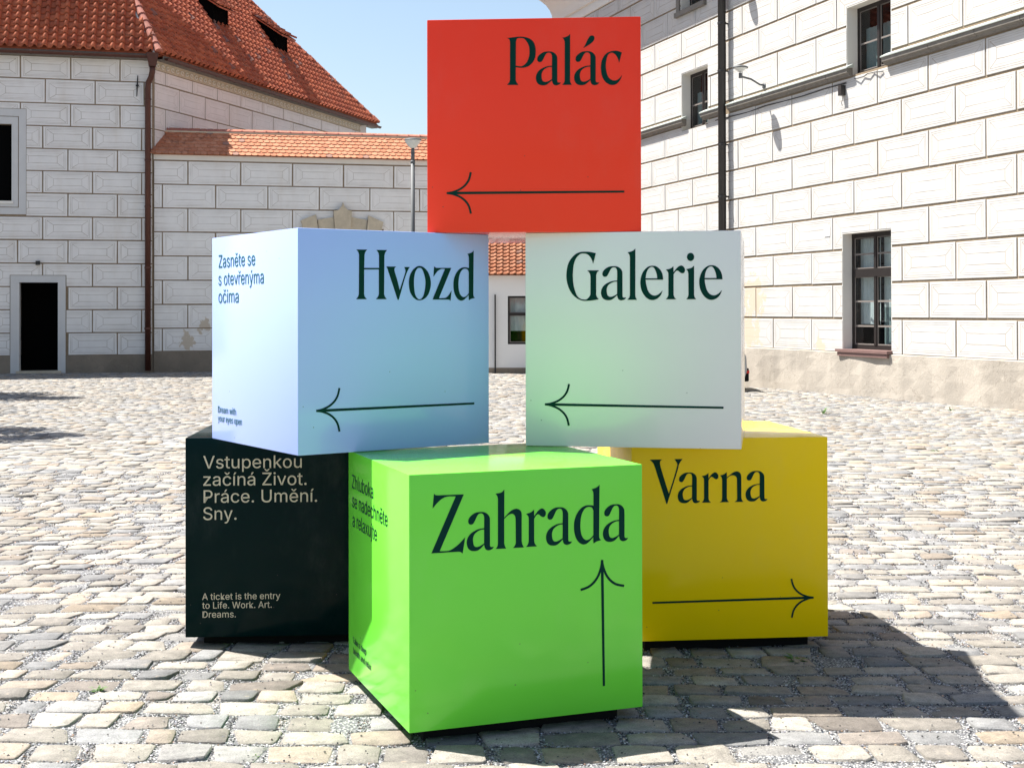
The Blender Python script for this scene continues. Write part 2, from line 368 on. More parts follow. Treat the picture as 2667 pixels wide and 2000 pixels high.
def lay_tiles(parent, meshes, field_mat, Mslope, cw, ex, x0, x1, rows, inside, name='roof_tile', limit=300, rank=None, stagger=0., lift=.022, field_name='roof_tiles'):
    """Mslope: matrix (parent space) whose x runs along the eave, y up the slope, z out of the roof"""
    spots = []
    for r in range(rows):
        x = x0 + (stagger*cw if r % 2 else 0)
        while x < x1:
            if inside(x+cw/2, r*ex+ex/2): spots.append((x, r))
            x += cw
    if rank: spots.sort(key=rank)
    fv, ff = [], []
    for i, (x, r) in enumerate(spots):
        me = random.choice(meshes)
        T = Mslope @ Matrix.Translation((x, r*ex, 0)) @ Matrix.Rotation(-math.atan2(lift, ex)+random.uniform(-.012, .012), 4, 'X') @ Matrix.Rotation(random.uniform(-.015, .015), 4, 'Z') @ Matrix.Translation((0, 0, lift))
        if i < limit: link(name, me, parent, mat4=T)
        else:
            k = len(fv); fv += [tuple(T @ v.co) for v in me.vertices]; ff += [tuple(j+k for j in p.vertices) for p in me.polygons]
    if ff:
        me = bpy.data.meshes.new(field_name); me.from_pydata(fv, [], ff); me.materials.append(field_mat)
        link(field_name, me, parent, kind='stuff')
def slope_matrix(origin, along, up, ):
    a = Vector(along).normalized(); u = Vector(up); u = (u-a*u.dot(a)).normalized(); n = a.cross(u)
    return Matrix(((a.x, u.x, n.x, origin[0]), (a.y, u.y, n.y, origin[1]), (a.z, u.z, n.z, origin[2]), (0, 0, 0, 1)))
def half_round(r, ln, name, mat, collar=.012, taper=.0):
    m = MB(); n = 7; vs = []; secs = [(0, r+collar), (.035, r+collar), (.04, r), (ln, r-taper)]
    for x, rr in secs:
        for k in range(n): t = math.pi*k/(n-1); vs.append((x, rr*math.cos(t), rr*math.sin(t)))
    fs = [(i*n+k, i*n+k+1, (i+1)*n+k+1, (i+1)*n+k) for i in range(len(secs)-1) for k in range(n-1)] + [tuple(range(n))]
    m.add(vs, fs); return m.mesh(name, mat, smooth=False)

# ------------------------------------------------------------------ ground sheet
def ground():
    xs = sorted(set([-900, -300, -80, -40, -25] + [i*.5-16 for i in range(65)] + [25, 40, 80, 300, 900])); ys = sorted(set([-900, -200, -60, -20, 0, 3] + [3.5+i*.5 for i in range(80)] + [50, 80, 300, 2000]))
    vs = [(x, y, gz(x, y)-.0075) for y in ys for x in xs]; n = len(xs)
    fs = [(j*n+i, j*n+i+1, (j+1)*n+i+1, (j+1)*n+i) for j in range(len(ys)-1) for i in range(n-1)]
    me = bpy.data.meshes.new('ground'); me.from_pydata(vs, [], fs); me.materials.append(MAT['grit'])
    return link('ground', me, kind='structure')
GROUND = ground()

# ------------------------------------------------------------------ left house with its tiled hip roof
pitch = R(53.6)
H = empty('courtyard_house', A0, AL, 'white sgraffito house with steep red pantile hip roof at the left edge', 'house')
door = (-3.541, -2.532, 0, 2.50); win = (-5.0, -3.745, 4.73, 6.84)
wall = wall_mesh(-20, 0, .487, 8.76, [door, win]).build('wall', MAT['joint'], H)
pl = MB()
for a, b in ((-20, -3.772), (-2.33, 0)): pl.box(a, b, -.03, .5, -.1, .487)
pl.build('plinth', MAT['plinth_dark'], H)
zj = [.487, 1.108, 1.751, 2.384, 3.028, 3.672, 4.318, 4.964, 5.578, 6.192, 6.817, 7.447, 8.115, 8.74]
rowsL = [(zj[k], zj[k+1], -.955 if k % 2 == 0 else -.303) for k in range(13)]
rowsL = [(a, b, (j+.07 if k > 9 else j)) for k, (a, b, j) in enumerate(rowsL)]
blocks(wall, MAT['left'], rowsL, 1.317, -15.8, -.02, [(-3.79, -2.31, 0, 2.705), (-6, -3.36, 4.355, 7.275)])
# door surround and door opening
m = MB(); m.box(-3.772, -3.541, -.035, .3, 0, 2.50); m.box(-2.532, -2.33, -.035, .3, 0, 2.50); m.box(-3.772, -2.33, -.036, .3, 2.50, 2.69)
m.build('door_surround', MAT['grey_frame'], H)
m = MB(); m.box(-3.541, -2.532, .9, .95, 0, 2.5); m.box(-3.6, -3.541, .3, .9, 0, 2.5); m.box(-2.532, -2.47, .3, .9, 0, 2.5); m.box(-3.6, -2.47, .3, .9, 2.5, 2.56)
m.build('doorway', MAT['room'], H)
m = MB(); m.box(-3.62, -2.45, -.12, .32, -.02, .07); m.build('doorstep', MAT['sandstone'], H)
m = MB(); m.box(-3.11, -3.0, -.12, 0, 2.98, 3.09); m.build('door_lamp', MAT['iron'], H)
# painted window surround with two incised lines, dark opening
m = MB()
for a in rects_minus((-6, -3.37, 4.366, 7.262), [(-6, -3.56, 4.55, 7.06)]): m.box(a[0], a[1], -.016, 0, a[2], a[3])
for a in rects_minus((-6, -3.58, 4.57, 7.04), [win]): m.box(a[0], a[1], -.022, 0, a[2], a[3])
m.build('window_surround', MAT['grey_frame'], H)
m = MB(); m.box(-6, -3.70, -.05, .28, 4.66, 4.73); m.build('window_sill', MAT['plaster'], H)
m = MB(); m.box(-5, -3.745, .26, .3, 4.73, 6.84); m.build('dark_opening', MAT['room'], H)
# iron wall anchor
m = MB(); m.tube([(-.405, -.05, 8.29), (-.42, -.06, 8.0), (-.435, -.05, 7.70)], [.012, .022, .01], 6); m.box(-.46, -.38, -.07, 0, 7.99, 8.03); m.build('wall_anchor', MAT['iron'], H)
# diagonal facade (hidden below the courtyard wall, blocks only where the photo shows them)
wd = wall_mesh(0.0, 14.4, 0, 8.76, [], .4).build('wall', MAT['joint'], H, rz=RD)
rowsD = [(zj[k], zj[k+1] if k < 12 else 8.50, .63 if k % 2 == 0 else 1.345) for k in range(8, 13)]
blocks(wd, MAT['diag'], rowsD, 1.43, .08, 14.35, [])
m = MB(); m.box(.02, 14.4, -.035, 0, 8.50, 8.535); m.box(.02, 14.4, -.05, 0, 8.70, 8.74); m.box(.02, 14.4, -.012, 0, 8.535, 8.70)
m.build('frieze', MAT['sandstone'], H, rz=RD)
m = MB()
for i in range(56):                                   # running scroll ornament of the frieze
    x = .2+i*.254; up = i % 2
    m.tube([(x+.075*math.cos(t)+.03*t/6, -.03, 8.617+.055*math.sin(t)*(1 if up else -1)) for t in [k*.75 for k in range(8)]], .014, 4)
m.build('scroll_ornament', MAT['plaster'], H, rz=RD, kind='stuff')
# volume behind so that the house is closed
Bl = Vector((14.4*math.cos(RD), 14.4*math.sin(RD)))
m = MB(); m.box(-20, Bl.x, Bl.y-.4, Bl.y, 0, 8.76); m.build('back_wall', MAT['white'], H)
m = MB(); m.box(-20.3, -20, 0, Bl.y, 0, 8.76); m.build('end_wall', MAT['white'], H)
# eaves: roof planes
ov = .3; z0 = 8.9; tp = math.tan(pitch)
nF = Vector((0, -1)); nD = Vector((math.sin(RD), -math.cos(RD)))
def corner2(n1, c1, n2, c2):                          # n.x = c
    d = n1.x*n2.y-n1.y*n2.x; return Vector(((c1*n2.y-c2*n1.y)/d, (n1.x*c2-n2.x*c1)/d))
nB = Vector((0, 1)); cB = Bl.y
EA = corner2(nF, ov, nD, ov); EB = corner2(nD, ov, nB, cB+ov)
def hipdir(n1, n2):                                   # horizontal run per metre climbed /tp, moving inwards by 1 from both eaves
    return corner2(n1, -1, n2, -1)
hA = hipdir(nF, nD); hB = hipdir(nD, nB)
run = (cB+2*ov)/2                                     # to the ridge
RA = EA+hA*run
RBt = EB+hB*run
rz_ = z0+run*tp
def surf(poly, name):
    m = MB(); m.add([(p[0], p[1], p[2]) for p in poly], [tuple(range(len(poly)))]); return m
th = .03
Fp = [(-20.3, -ov, z0-th), (EA.x, EA.y, z0-th), (RA.x, RA.y, rz_-th), (-20.3, RA.y, rz_-th)]
Dp = [(EA.x, EA.y, z0-th), (EB.x, EB.y, z0-th), (RBt.x, RBt.y, rz_-th), (RA.x, RA.y, rz_-th)]
Bp = [(EB.x, EB.y, z0-th), (-20.3, EB.y, z0-th), (-20.3, RBt.y, rz_-th), (RBt.x, RBt.y, rz_-th)]
m = MB()
for P in (Fp, Dp, Bp): m.add(P, [tuple(range(len(P)))])
m.add([(-20.3, -ov, z0-th-.02), (EA.x, EA.y, z0-th-.02), (EB.x, EB.y, z0-th-.02), (-20.3, EB.y, z0-th-.02)], [(0, 1, 2, 3)])
roof = m.build('roof', MAT['tile_f'], H)
cw, ex = .255, .27
pts_ = [pantile(cw, .34, 'roof_tile', MAT['tile'], .50, .10)]
MF = slope_matrix((0, -ov-.03, z0), (1, 0, 0), (0, 1, tp))
sl = 1/math.cos(pitch)
def insF(x, y): 
    yy = y/sl; return x < EA.x + hA.x*yy*1.0 - .05
lay_tiles(roof, pts_, MAT['tile_f'], MF, cw, ex, -14.27, EA.x+.3, 17, insF, limit=170, rank=lambda s: (s[1]*.27 > 2.6, s[0] < -4.6, s[1]))
u2 = Vector((-nD.x, -nD.y, tp))
eo = Vector((EA.x, EA.y, z0)) + Vector((nD.x, nD.y, 0))*.03
MD = slope_matrix(eo, (math.cos(RD), math.sin(RD), 0), u2)
LD = (EB-EA).length; alongD = Vector((math.cos(RD), math.sin(RD)))
hAx = hA.dot(alongD); hBx = hB.dot(alongD)
def insD(x, y):
    yy = y/sl; return hAx*yy+.05 < x < LD+hBx*yy-.02
lay_tiles(roof, pts_, MAT['tile_f'], MD, cw, ex, .02, LD, 24, insD, limit=130, rank=lambda s: (s[1]*.27+s[0]*.9))
# hip and ridge tiles
hr = half_round(.11, .34, 'hip_tile', MAT['ridge'], .014, .01)
def hip_line(P, Q, mesh, name, step, parent, upto=1.):
    P, Q = Vector(P), Vector(Q); d = (Q-P).normalized(); n = int((Q-P).length*upto/step)
    side = d.cross(Vector((0, 0, 1))).normalized(); up = side.cross(d)
    for i in range(n):
        o = P+d*step*i; T = Matrix(((d.x, side.x, up.x, o.x), (d.y, side.y, up.y, o.y), (d.z, side.z, up.z, o.z), (0, 0, 0, 1)))
        link(name, mesh, parent, mat4=T @ Matrix.Rotation(random.uniform(-.02, .02), 4, 'Z'))
hip_line((EA.x, EA.y, z0+.03), (RA.x, RA.y, rz_+.03), hr, 'hip_tile', .31, roof, .62)
hip_line((EB.x, EB.y, z0+.03), (RBt.x, RBt.y, rz_+.03), hr, 'hip_tile', .31, roof, .8)
hip_line((-20, RA.y, rz_+.02), (RBt.x, RBt.y, rz_+.02), hr, 'ridge_tile', .31, roof)
m = MB(); P0 = Vector((EA.x, EA.y, z0)); P1 = P0+Vector((hA.x, hA.y, tp))*run*.6
m.tube([P0+Vector((-.13, -.0, .0)), P1+Vector((-.13, -.0, .0))], .03, 6); m.build('mortar_bedding', MAT['plaster'], roof)
# fascia board, gutter, hopper and downpipe
m = MB(); m.box(-20.2, EA.x-.05, -ov+.01, -ov+.05, z0-.15, z0-.03); m.box(-20.2, -.05, -ov+.05, 0, z0-.16, z0-.13); m.build('fascia', MAT['ledge'], H)
m = MB(); m.box(.1, LD-.1, -ov+.01, -ov+.05, z0-.15, z0-.03); m.box(.05, LD-.1, -ov+.05, 0, z0-.16, z0-.13); m.build('fascia', MAT['ledge'], H, rz=RD)
def gutter(x0, x1, rz, slope=0):
    m = MB(); n = 7; vs = []
    for x in (x0, x1):
        for k in range(n): t = math.pi+math.pi*k/(n-1); vs.append((x, -ov-.06+.075*math.cos(t), z0-.1+.075*math.sin(t)+slope*(x-x0)))
    m.add(vs, [(k, k+1, k+1+n, k+n) for k in range(n-1)]+[tuple(range(n)), tuple(range(n, 2*n))])
    for i in range(int((x1-x0)/1.1)): m.tube([(x0+.5+i*1.1, -ov-.14, z0-.09), (x0+.5+i*1.1, -ov-.06, z0-.185), (x0+.5+i*1.1, -ov+.02, z0-.09)], .012, 4)
    return m.build('gutter', MAT['copper'], H, rz=rz)
gutter(-20.2, .1, 0); gutter(.12, LD-.1, RD)
m = MB(); hx = -.0; hy = -ov-.07
m.add([(hx-.16, hy-.14, 8.87), (hx+.16, hy-.14, 8.87), (hx+.16, hy+.1, 8.87), (hx-.16, hy+.1, 8.87), (hx-.1, hy-.1, 8.5), (hx+.1, hy-.1, 8.5), (hx+.1, hy+.06, 8.5), (hx-.1, hy+.06, 8.5)],
      [(0, 1, 2, 3), (7, 6, 5, 4), (0, 4, 5, 1), (1, 5, 6, 2), (2, 6, 7, 3), (3, 7, 4, 0)])
m.build('rain_hopper', MAT['copper'], H)
m = MB(); m.tube([(hx, hy, 8.52), (hx, hy, 8.36), (-.04, -.24, 8.22), (-.12, -.15, 8.08), (-.13, -.12, 7.9), (-.13, -.12, .05)], .082, 12)
dp = m.build('downpipe', MAT['copper'], H, smooth=True)
for z in (7.6, 5.9, 4.6, 2.9, 1.2):
    m = MB(); m.tube([(-.13, -.12, z), (-.13, -.12, z+.05)], .095, 12); m.box(-.15, -.11, -.1, 0, z+.01, z+.04)
    m.build('pipe_bracket', MAT['copper'], dp)
# dormers: near x, width, frame
def dormer(Ms, x, w, zb, parent):
    # Ms maps (along, out, z) -> house frame;   out is measured from the wall plane
    yf = .3-(zb-z0)/tp                                  # out where the roof reaches zb
    zt = zb+.78; yb = yf-1.15; zr = z0+(.3-yb)*tp       # where the dormer roof dies into the main roof
    m = MB()
    for xx in (x, x+w-.05):
        vs = [(xx, yf, zb), (xx, yf, zt), (xx, yb, zr-.05), (xx+.05, yf, zb), (xx+.05, yf, zt), (xx+.05, yb, zr-.05)]
        m.add([Ms(v) for v in vs], [(0, 1, 2), (3, 5, 4), (0, 3, 4, 1), (1, 4, 5, 2), (2, 5, 3, 0)])
    q = [(x+.05, yf-.04), (x+w-.05, yf-.04)]
    m.add([Ms((q[0][0], q[0][1], zb)), Ms((q[1][0], q[1][1], zb)), Ms((q[1][0], q[1][1], zt)), Ms((q[0][0], q[0][1], zt))], [(0, 1, 2, 3)])
    d = m.build('dormer', MAT['room'], parent)
    m = MB(); r = [(x-.1, yf+.28, zt-.12), (x+w+.1, yf+.28, zt-.12), (x+w+.1, yb-.1, zr+.1), (x-.1, yb-.1, zr+.1)]
    m.add([Ms(v) for v in r]+[Ms((a, b, c-.05)) for a, b, c in r], [(0, 1, 2, 3), (7, 6, 5, 4), (0, 4, 5, 1), (1, 5, 6, 2), (2, 6, 7, 3), (3, 7, 4, 0)])
    m.build('dormer_roof', MAT['tile_f'], d)
    a, b = Vector(Ms((x-.1, yf+.3, zt-.11))), Vector(Ms((x+w+.1, yf+.3, zt-.11))); t = Vector(Ms((x-.1, yb-.1, zr+.1)))
    Mt = slope_matrix(a+Vector((0, 0, .01)), b-a, t-a); cw2 = (b-a).length/5
    tm = pantile(cw2, .34, 'dormer_tile', MAT['tile'])
    for rr in range(max(1, int((t-a).length/.27))):
        for cc in range(5): link('dormer_tile', tm, d, mat4=Mt @ Matrix.Translation((cc*cw2, rr*.27, .02)) @ Matrix.Rotation(-.07, 4, 'X'))
    m = MB(); s = [(x+.0, yf+.1, zb), (x+w, yf+.1, zb), (x+w, yf-.02, zb+.05), (x, yf-.02, zb+.05)]
    m.add([Ms(v) for v in s]+[Ms((p[0], p[1], p[2]-.05)) for p in s], [(0, 1, 2, 3), (0, 4, 5, 1), (1, 5, 6, 2), (3, 7, 4, 0), (2, 6, 7, 3)]); m.build('dormer_sill', MAT['flashing'], d)
    return d
MsD = lambda v: tuple(Matrix.Rotation(RD, 3, 'Z') @ Vector((v[0], -v[1], v[2])))
MsF = lambda v: (v[0], -v[1], v[2])
dormer(MsD, 5.0, .95, 10.72, roof); dormer(MsD, 9.05, .85, 10.60, roof); dormer(MsF, -3.7, .95, 10.75, roof)

# ------------------------------------------------------------------ courtyard wall with tiled coping and the stone portal
K = empty('courtyard_wall', A0, AL, 'white sgraffito wall with an orange tiled coping and stone portal, between the two houses', 'wall')
XE = 9.75
kw = wall_mesh(0.02, XE, .573, 6.02, [(4.55, 6.05, .573, 3.3)], .6).build('wall', MAT['joint'], K)
m = MB()
for a, b in ((.02, 4.2), (6.4, XE)): m.box(a, b, -.025, .55, -.1, .573)
m.build('plinth', MAT['plinth_dark'], K)
zk = [.573, 1.225, 1.894, 2.573, 3.252, 3.932, 4.601, 5.271, 5.935]
# portal stones: outline polygons (x, z), each a part
cxp, czp = 5.30, 3.05
vous = [[(5.075, 4.05), (5.525, 4.05), (5.563, 4.585), (5.46, 4.60), (5.39, 4.66), (5.335, 4.74), (5.308, 4.83), (5.28, 4.74), (5.225, 4.66), (5.15, 4.60), (5.041, 4.58)],
        [(4.62, 3.97), (5.07, 4.05), (5.041, 4.41), (4.589, 4.325)], [(5.53, 4.05), (5.98, 3.97), (6.012, 4.335), (5.56, 4.41)],
        [(4.15, 3.80), (4.61, 3.97), (4.535, 4.477), (4.095, 4.29), (4.14, 4.2)], [(5.99, 3.97), (6.42, 3.80), (6.432, 4.10), (6.478, 4.276), (6.042, 4.464)],
        [(3.98, 3.35), (4.4, 3.45), (4.14, 3.80), (3.86, 3.66)], [(6.2, 3.45), (6.62, 3.35), (6.72, 3.66), (6.44, 3.80)]]
for k, poly in enumerate(vous):
    m = MB(); m.prism(poly, -.16 if k == 0 else (-.14 if k in (3, 4) else -.09), .0)
    m.build('voussoir', MAT['sandstone'], kw)
for sx in (4.2, 6.05):
    for k in range(5): m = MB(); m.box(sx, sx+.35, -.08, .0, .05+k*.66, .05+k*.66+.64); m.build('jamb_stone', MAT['sandstone'], kw)
m = MB(); m.prism([(4.55, 3.3), (6.05, 3.3), (6.0, 3.6), (5.75, 3.95), (5.3, 4.04), (4.85, 3.95), (4.6, 3.6)], -.04, .0); m.build('tympanum', MAT['sandstone'], kw)
for k in range(6): m = MB(); m.box(4.56+k*.248, 4.56+(k+1)*.248-.01, .15, .2, 0, 3.3); m.build('gate_board', MAT['darkwood'], kw)
holes = [(4.1, 6.5, 0, 4.08), (4.58, 6.03, 4.0, 4.33), (5.04, 5.57, 4.3, 4.60)]
blocks(kw, MAT['mid'], [(zk[k], zk[k+1], .26 if k % 2 == 0 else .955) for k in range(8)], 1.46, .04, XE, holes)
m = MB(); m.box(.02, XE, -.02, .6, 5.96, 6.17); m.build('plaster_band', MAT['plaster'], K)
sp2 = math.atan2(.74, .72)
roof2 = MB(); roof2.add([(.0, -.14, 6.10), (XE, -.14, 6.10), (XE, .62, 6.86), (.0, .62, 6.86), (0, 1.36, 6.10), (XE, 1.36, 6.10)], [(0, 1, 2, 3), (3, 2, 5, 4), (0, 4, 5, 1)])
cr = roof2.build('coping_roof', MAT['tile2_f'], K)
bt = [beaver(.176, .31, 'coping_tile', MAT['tile2'])]
MK = slope_matrix((0, -.17, 6.095), (1, 0, 0), (0, .76, .76)); slen = math.hypot(.76, .76)
def insK(x, y): return x > (y*.707-.17)*math.cos(RD)/math.sin(RD)+.02
lay_tiles(cr, bt, MAT['tile2_f'], MK, .176, .152, -.1, XE-.1, 7, insK, name='coping_tile', limit=285, rank=lambda s: s[0], stagger=.5, lift=.018, field_name='coping_tiles')
rt = half_round(.075, .36, 'coping_ridge_tile', MAT['ridge'], .022)
for i in range(27):
    link('coping_ridge_tile', rt, cr, mat4=Matrix.Translation((.36+i*.347, .62, 6.85)) @ Matrix.Rotation(random.uniform(-.01, .01), 4, 'Y'))
m = MB(); m.box(.3, XE, .52, .74, 6.80, 6.855); m.build('ridge_mortar', MAT['sandstone'], cr)

# ------------------------------------------------------------------ low white house in the gap
W = empty('low_house', (-.55, 36.783, 0), 0, 'low white house with orange tiled roof seen in the gap between cubes', 'house')
wx0 = .435
hw = wall_mesh(-.14, 3.4, .15, 2.72, [(wx0, wx0+1.25, .787, 2.10)], .4).build('wall', MAT['white'], W)
m = MB(); m.box(-.14, 3.4, -.015, .4, -.1, .15); m.build('plinth', MAT['plinth_dark'], W)
window(W, wx0, wx0+1.25, .787, 2.10, .06, 2, [1.60], fr=.05, transom=(1.57, 1.64), curtain=((wx0, wx0+.5, 1.15, 2.05, 'curtain'), (wx0+.7, wx0+1.2, 1.1, 2.05, 'curtain')))
m = MB(); m.box(.072, .112, -.09, -.05, 0, 2.14); m.build('gate_post', MAT['iron'], W)
m = MB(); m.add([(-.2, -.22, 2.66), (3.5, -.22, 2.66), (3.5, 2.3, 4.5), (-.2, 2.3, 4.5), (-.2, 4.8, 2.66), (3.5, 4.8, 2.66)], [(0, 1, 2, 3), (3, 2, 5, 4), (0, 4, 5, 1)])
hr2 = m.build('roof', MAT['tile2_f'], W)
m = MB(); m.box(0, 3.4, 4.4, 4.7, 0, 2.7); m.box(-.14, .2, .4, 4.4, 0, 2.7); m.box(3.2, 3.4, .4, 4.4, 0, 2.7); m.add([(0.05, 0, 2.7), (0.05, 4.6, 2.7), (0.05, 2.3, 4.4)], [(0, 1, 2)]); m.add([(3.35, 0, 2.7), (3.35, 4.6, 2.7), (3.35, 2.3, 4.4)], [(0, 1, 2)]); m.build('side_walls', MAT['white'], W)
MW_ = slope_matrix((0, -.25, 2.66), (1, 0, 0), (0, 2.52, 1.84))
pt2 = [pantile(.178, .27, 'roof_tile', MAT['tile2'], .5, .03, .012)]
lay_tiles(hr2, pt2, MAT['tile2_f'], MW_,   .178, .172, -.218, 3.45, 18, lambda x, y: True, limit=160, rank=lambda s: s[1]*.17+s[0]*.6)

# ------------------------------------------------------------------ the palace wing on the right
Q = empty('palace_wing', B0, AR, 'tall white sgraffito palace wing with deep-set dark windows and a stone ledge, right side', 'building')
X0, X1, ZT = -12.12, 26., 10.35
W1, W2, W3, W4 = (-3.22, -1.78, 6.15, 7.57), (4.19, 5.69, 6.28, 7.64), (4.01, 5.675, .90, 3.21), (-3.25, -2.03, 9.12, 10.2)
xt = [(11.9, 13.4, .9, 3.21), (12.1, 13.6, 6.28, 7.64), (4.3, 5.7, 9.2, 10.2)]
holes = [W1, W2, W3, W4] + xt
qw = wall_mesh(X0, X1, .86, ZT, holes, .45).build('wall', MAT['joint'], Q)
m = MB()                                              # battered rendered plinth, slightly wavy face
nx = 90
for i in range(nx):
    a = X0+(X1-X0)*i/nx; b = X0+(X1-X0)*(i+1)/nx
    f = lambda x, z: -.06-.02*math.sin(x*1.7)-.015*math.sin(x*4.1+z*3)
    zs = [-.1, .15, .45, .72, .86]
    for k in range(4):
        o1 = .03*(4-k)/4; o2 = .03*(3-k)/4
        m.add([(a, f(a, zs[k])-o1, zs[k]), (b, f(b, zs[k])-o1, zs[k]), (b, f(b, zs[k+1])-o2, zs[k+1]), (a, f(a, zs[k+1])-o2, zs[k+1])], [(0, 1, 2, 3)])
    m.add([(a, f(a, .86), .86), (b, f(b, .86), .86), (b, .0, .875), (a, .0, .875)], [(0, 1, 2, 3)])
pq = m.build('plinth', MAT['plinth'], Q)
Lb = 1.572
rowsQ = [(.86+.675*k, .86+.675*(k+1), 1.291 if k % 2 == 0 else 2.10) for k in range(8)]
rowsQ += [((6.60 if k else 6.53)+.668*k, 6.60+.668*(k+1), 1.501 if k % 2 == 0 else .70) for k in range(6)]
bh = []
for w in holes: bh.append((w[0]-.0, w[1]+.0, w[2]-.01, w[3]+.01))
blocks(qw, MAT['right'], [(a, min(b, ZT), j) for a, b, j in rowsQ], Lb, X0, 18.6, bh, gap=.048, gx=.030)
# reveals plastered white
for w in holes:
    m = MB(); m.box(w[0]-.004, w[0]+.012, -.008, .45, w[2], w[3]); m.box(w[1]-.012, w[1]+.004, -.008, .45, w[2], w[3]); m.box(w[0]+.012, w[1]-.012, -.008, .45, w[3]-.012, w[3]+.004)
    m.build('window_reveal', MAT['plaster'], Q)
window(Q, W3[0]+.012, W3[1]-.012, W3[2]+.03, W3[3]-.012, .23, 2, [1.38, 1.86, 2.42, 2.78], transom=(2.34, 2.50), fr=.09,
       curtain=((W3[0], W3[0]+.78, 1.42, 3.1, 'curtain'), (W3[0]+.86, W3[1], .9, 1.75, 'curtain_teal'), (W3[0]+.86, W3[1], 1.75, 3.1, 'curtain')))
for w in (W1, W2): window(Q, w[0]+.012, w[1]-.012, w[2]+.01, w[3]-.012, .26, 2, [w[2]+.62], fr=.08, curtain=((w[0], w[1], w[2], w[2]+.95, 'curtain_teal'),))
window(Q, W4[0]+.012, W4[1]-.012, W4[2], W4[3]-.012, .26, 2, [9.7], fr=.08, curtain=())
for w in xt: window(Q, w[0]+.012, w[1]-.012, w[2], w[3]-.012, .26, 2, [w[2]+.6], fr=.08, curtain=())
m = MB(); m.box(W3[0]-.07, W3[1]+.03, -.14, .26, .875, .93); m.box(W3[0]-.02, W3[1]+.0, -.12, .24, .80, .872); m.build('window_sill', MAT['redwood'], Q)
m = MB(); m.box(W4[0]-.22, W4[1]+.2, -.1, .2, 9.0, 9.12); m.box(W4[0]-.2, W4[0]-.02, -.05, 0, 9.12, 10.3); m.build('window_sill', MAT['ledge'], Q)
# string course in stones, zinc flashing on top, broken at the upper windows
for a, b in ((X0, -2.96), (-1.96, -1.02), (-.62, 4.40), (5.56, 18.6)):
    x = a
    while x < b-.05:
        L = min(random.uniform(1.1, 1.6), b-x); L = b-x if b-x-L < .4 else L
        m = MB(); m.add([(x, 0, 6.26), (x+L-.012, 0, 6.26), (x+L-.012, -.07, 6.265), (x, -.07, 6.265), (x, -.08, 6.30), (x+L-.012, -.08, 6.30), (x, -.13, 6.33), (x+L-.012, -.13, 6.33), (x, -.135, 6.41), (x+L-.012, -.135, 6.41), (x, 0, 6.42), (x+L-.012, 0, 6.42)],
            [(0, 1, 2, 3), (3, 2, 5, 4), (4, 5, 7, 6), (6, 7, 9, 8), (8, 9, 11, 10), (0, 3, 4, 6, 8, 10), (1, 11, 9, 7, 5, 2)])
        m.build('ledge_stone', MAT['ledge'], Q); x += L
    m = MB(); m.add([(a-.02, 0, 6.50), (b+.02, 0, 6.50), (b+.02, -.155, 6.43), (a-.02, -.155, 6.43), (b+.02, -.155, 6.405), (a-.02, -.155, 6.405), (a-.02, 0, 6.425), (b+.02, 0, 6.425)], [(0, 1, 2, 3), (3, 2, 4, 5), (5, 4, 7, 6), (0, 3, 5, 6), (1, 7, 4, 2)])
    m.build('ledge_flashing', MAT['flashing'], Q)
m = MB(); m.tube([(-1.4+i*.8, -.01-.02*(i % 2), 6.17-.012*(i % 3)) for i in range(8)], .012, 5); m.build('cable', MAT['iron'], Q)
m = MB(); m.tube([(4.5+i*.16, -.03-.03*(i % 2), 6.19-.02*math.sin(i*1.3)) for i in range(7)], .01, 5); m.build('cable', MAT['iron'], Q)
# cove under the eaves
prof = [(0, 10.35), (-.05, 10.36), (-.05, 10.52), (-.02, 10.54), (-.02, 10.62), (-.09, 10.64), (-.09, 10.70)]
prof += [(-.09-.95*(1-math.cos(t)), 10.70+.95*math.sin(t)) for t in [k*math.pi/16 for k in range(1, 9)]]
prof += [(-1.04, 11.7), (-1.24, 11.72), (-1.24, 11.8), (0, 11.8)]
m = MB(); n = len(prof)
vs = [(X0-.0, y, z) for y, z in prof]+[(X1, y, z) for y, z in prof]
# the end returns round the corner with the same sweep
m.add(vs, [(i, i+1, i+1+n, i+n) for i in range(n-1)]+[(n-1, 0, n, 2*n-1)])
vs = [(X0+(y if y < 0 else 0), y, z) for y, z in prof]+[(X0+y, 9, z) for y, z in prof]
m.add([(X0, y, z) for y, z in prof]+[(X0+y, y, z) for y, z in prof]+[(X0+y, 9, z) for y, z in prof], [(i, i+1, i+1+n, i+n) for i in range(n-1)]+[(i+n, i+1+n, i+1+2*n, i+2*n) for i in range(n-1)])
m.build('eaves_cove', MAT['plaster'], Q, smooth=False)
m = MB(); m.box(X0, X0+.4, .45, 9, 0, 10.35); m.box(X0, X1, 8.6, 9, 0, 10.35); m.box(X1-.4, X1, .45, 8.6, 0, 10.35); m.build('side_walls', MAT['white'], Q)
m = MB(); m.add([(X0-1.28, -1.28, 11.8), (X1+1, -1.28, 11.8), (X1+1, 10.2, 11.8), (X0-1.15, 10.2, 11.8), (X0+4.4, 4.5, 16.6), (X1-4.4, 4.5, 16.6)], [(0, 1, 5, 4), (1, 2, 5), (2, 3, 4, 5), (3, 0, 4), (0, 3, 2, 1)])
m.build('roof', MAT['tile_f'], Q)
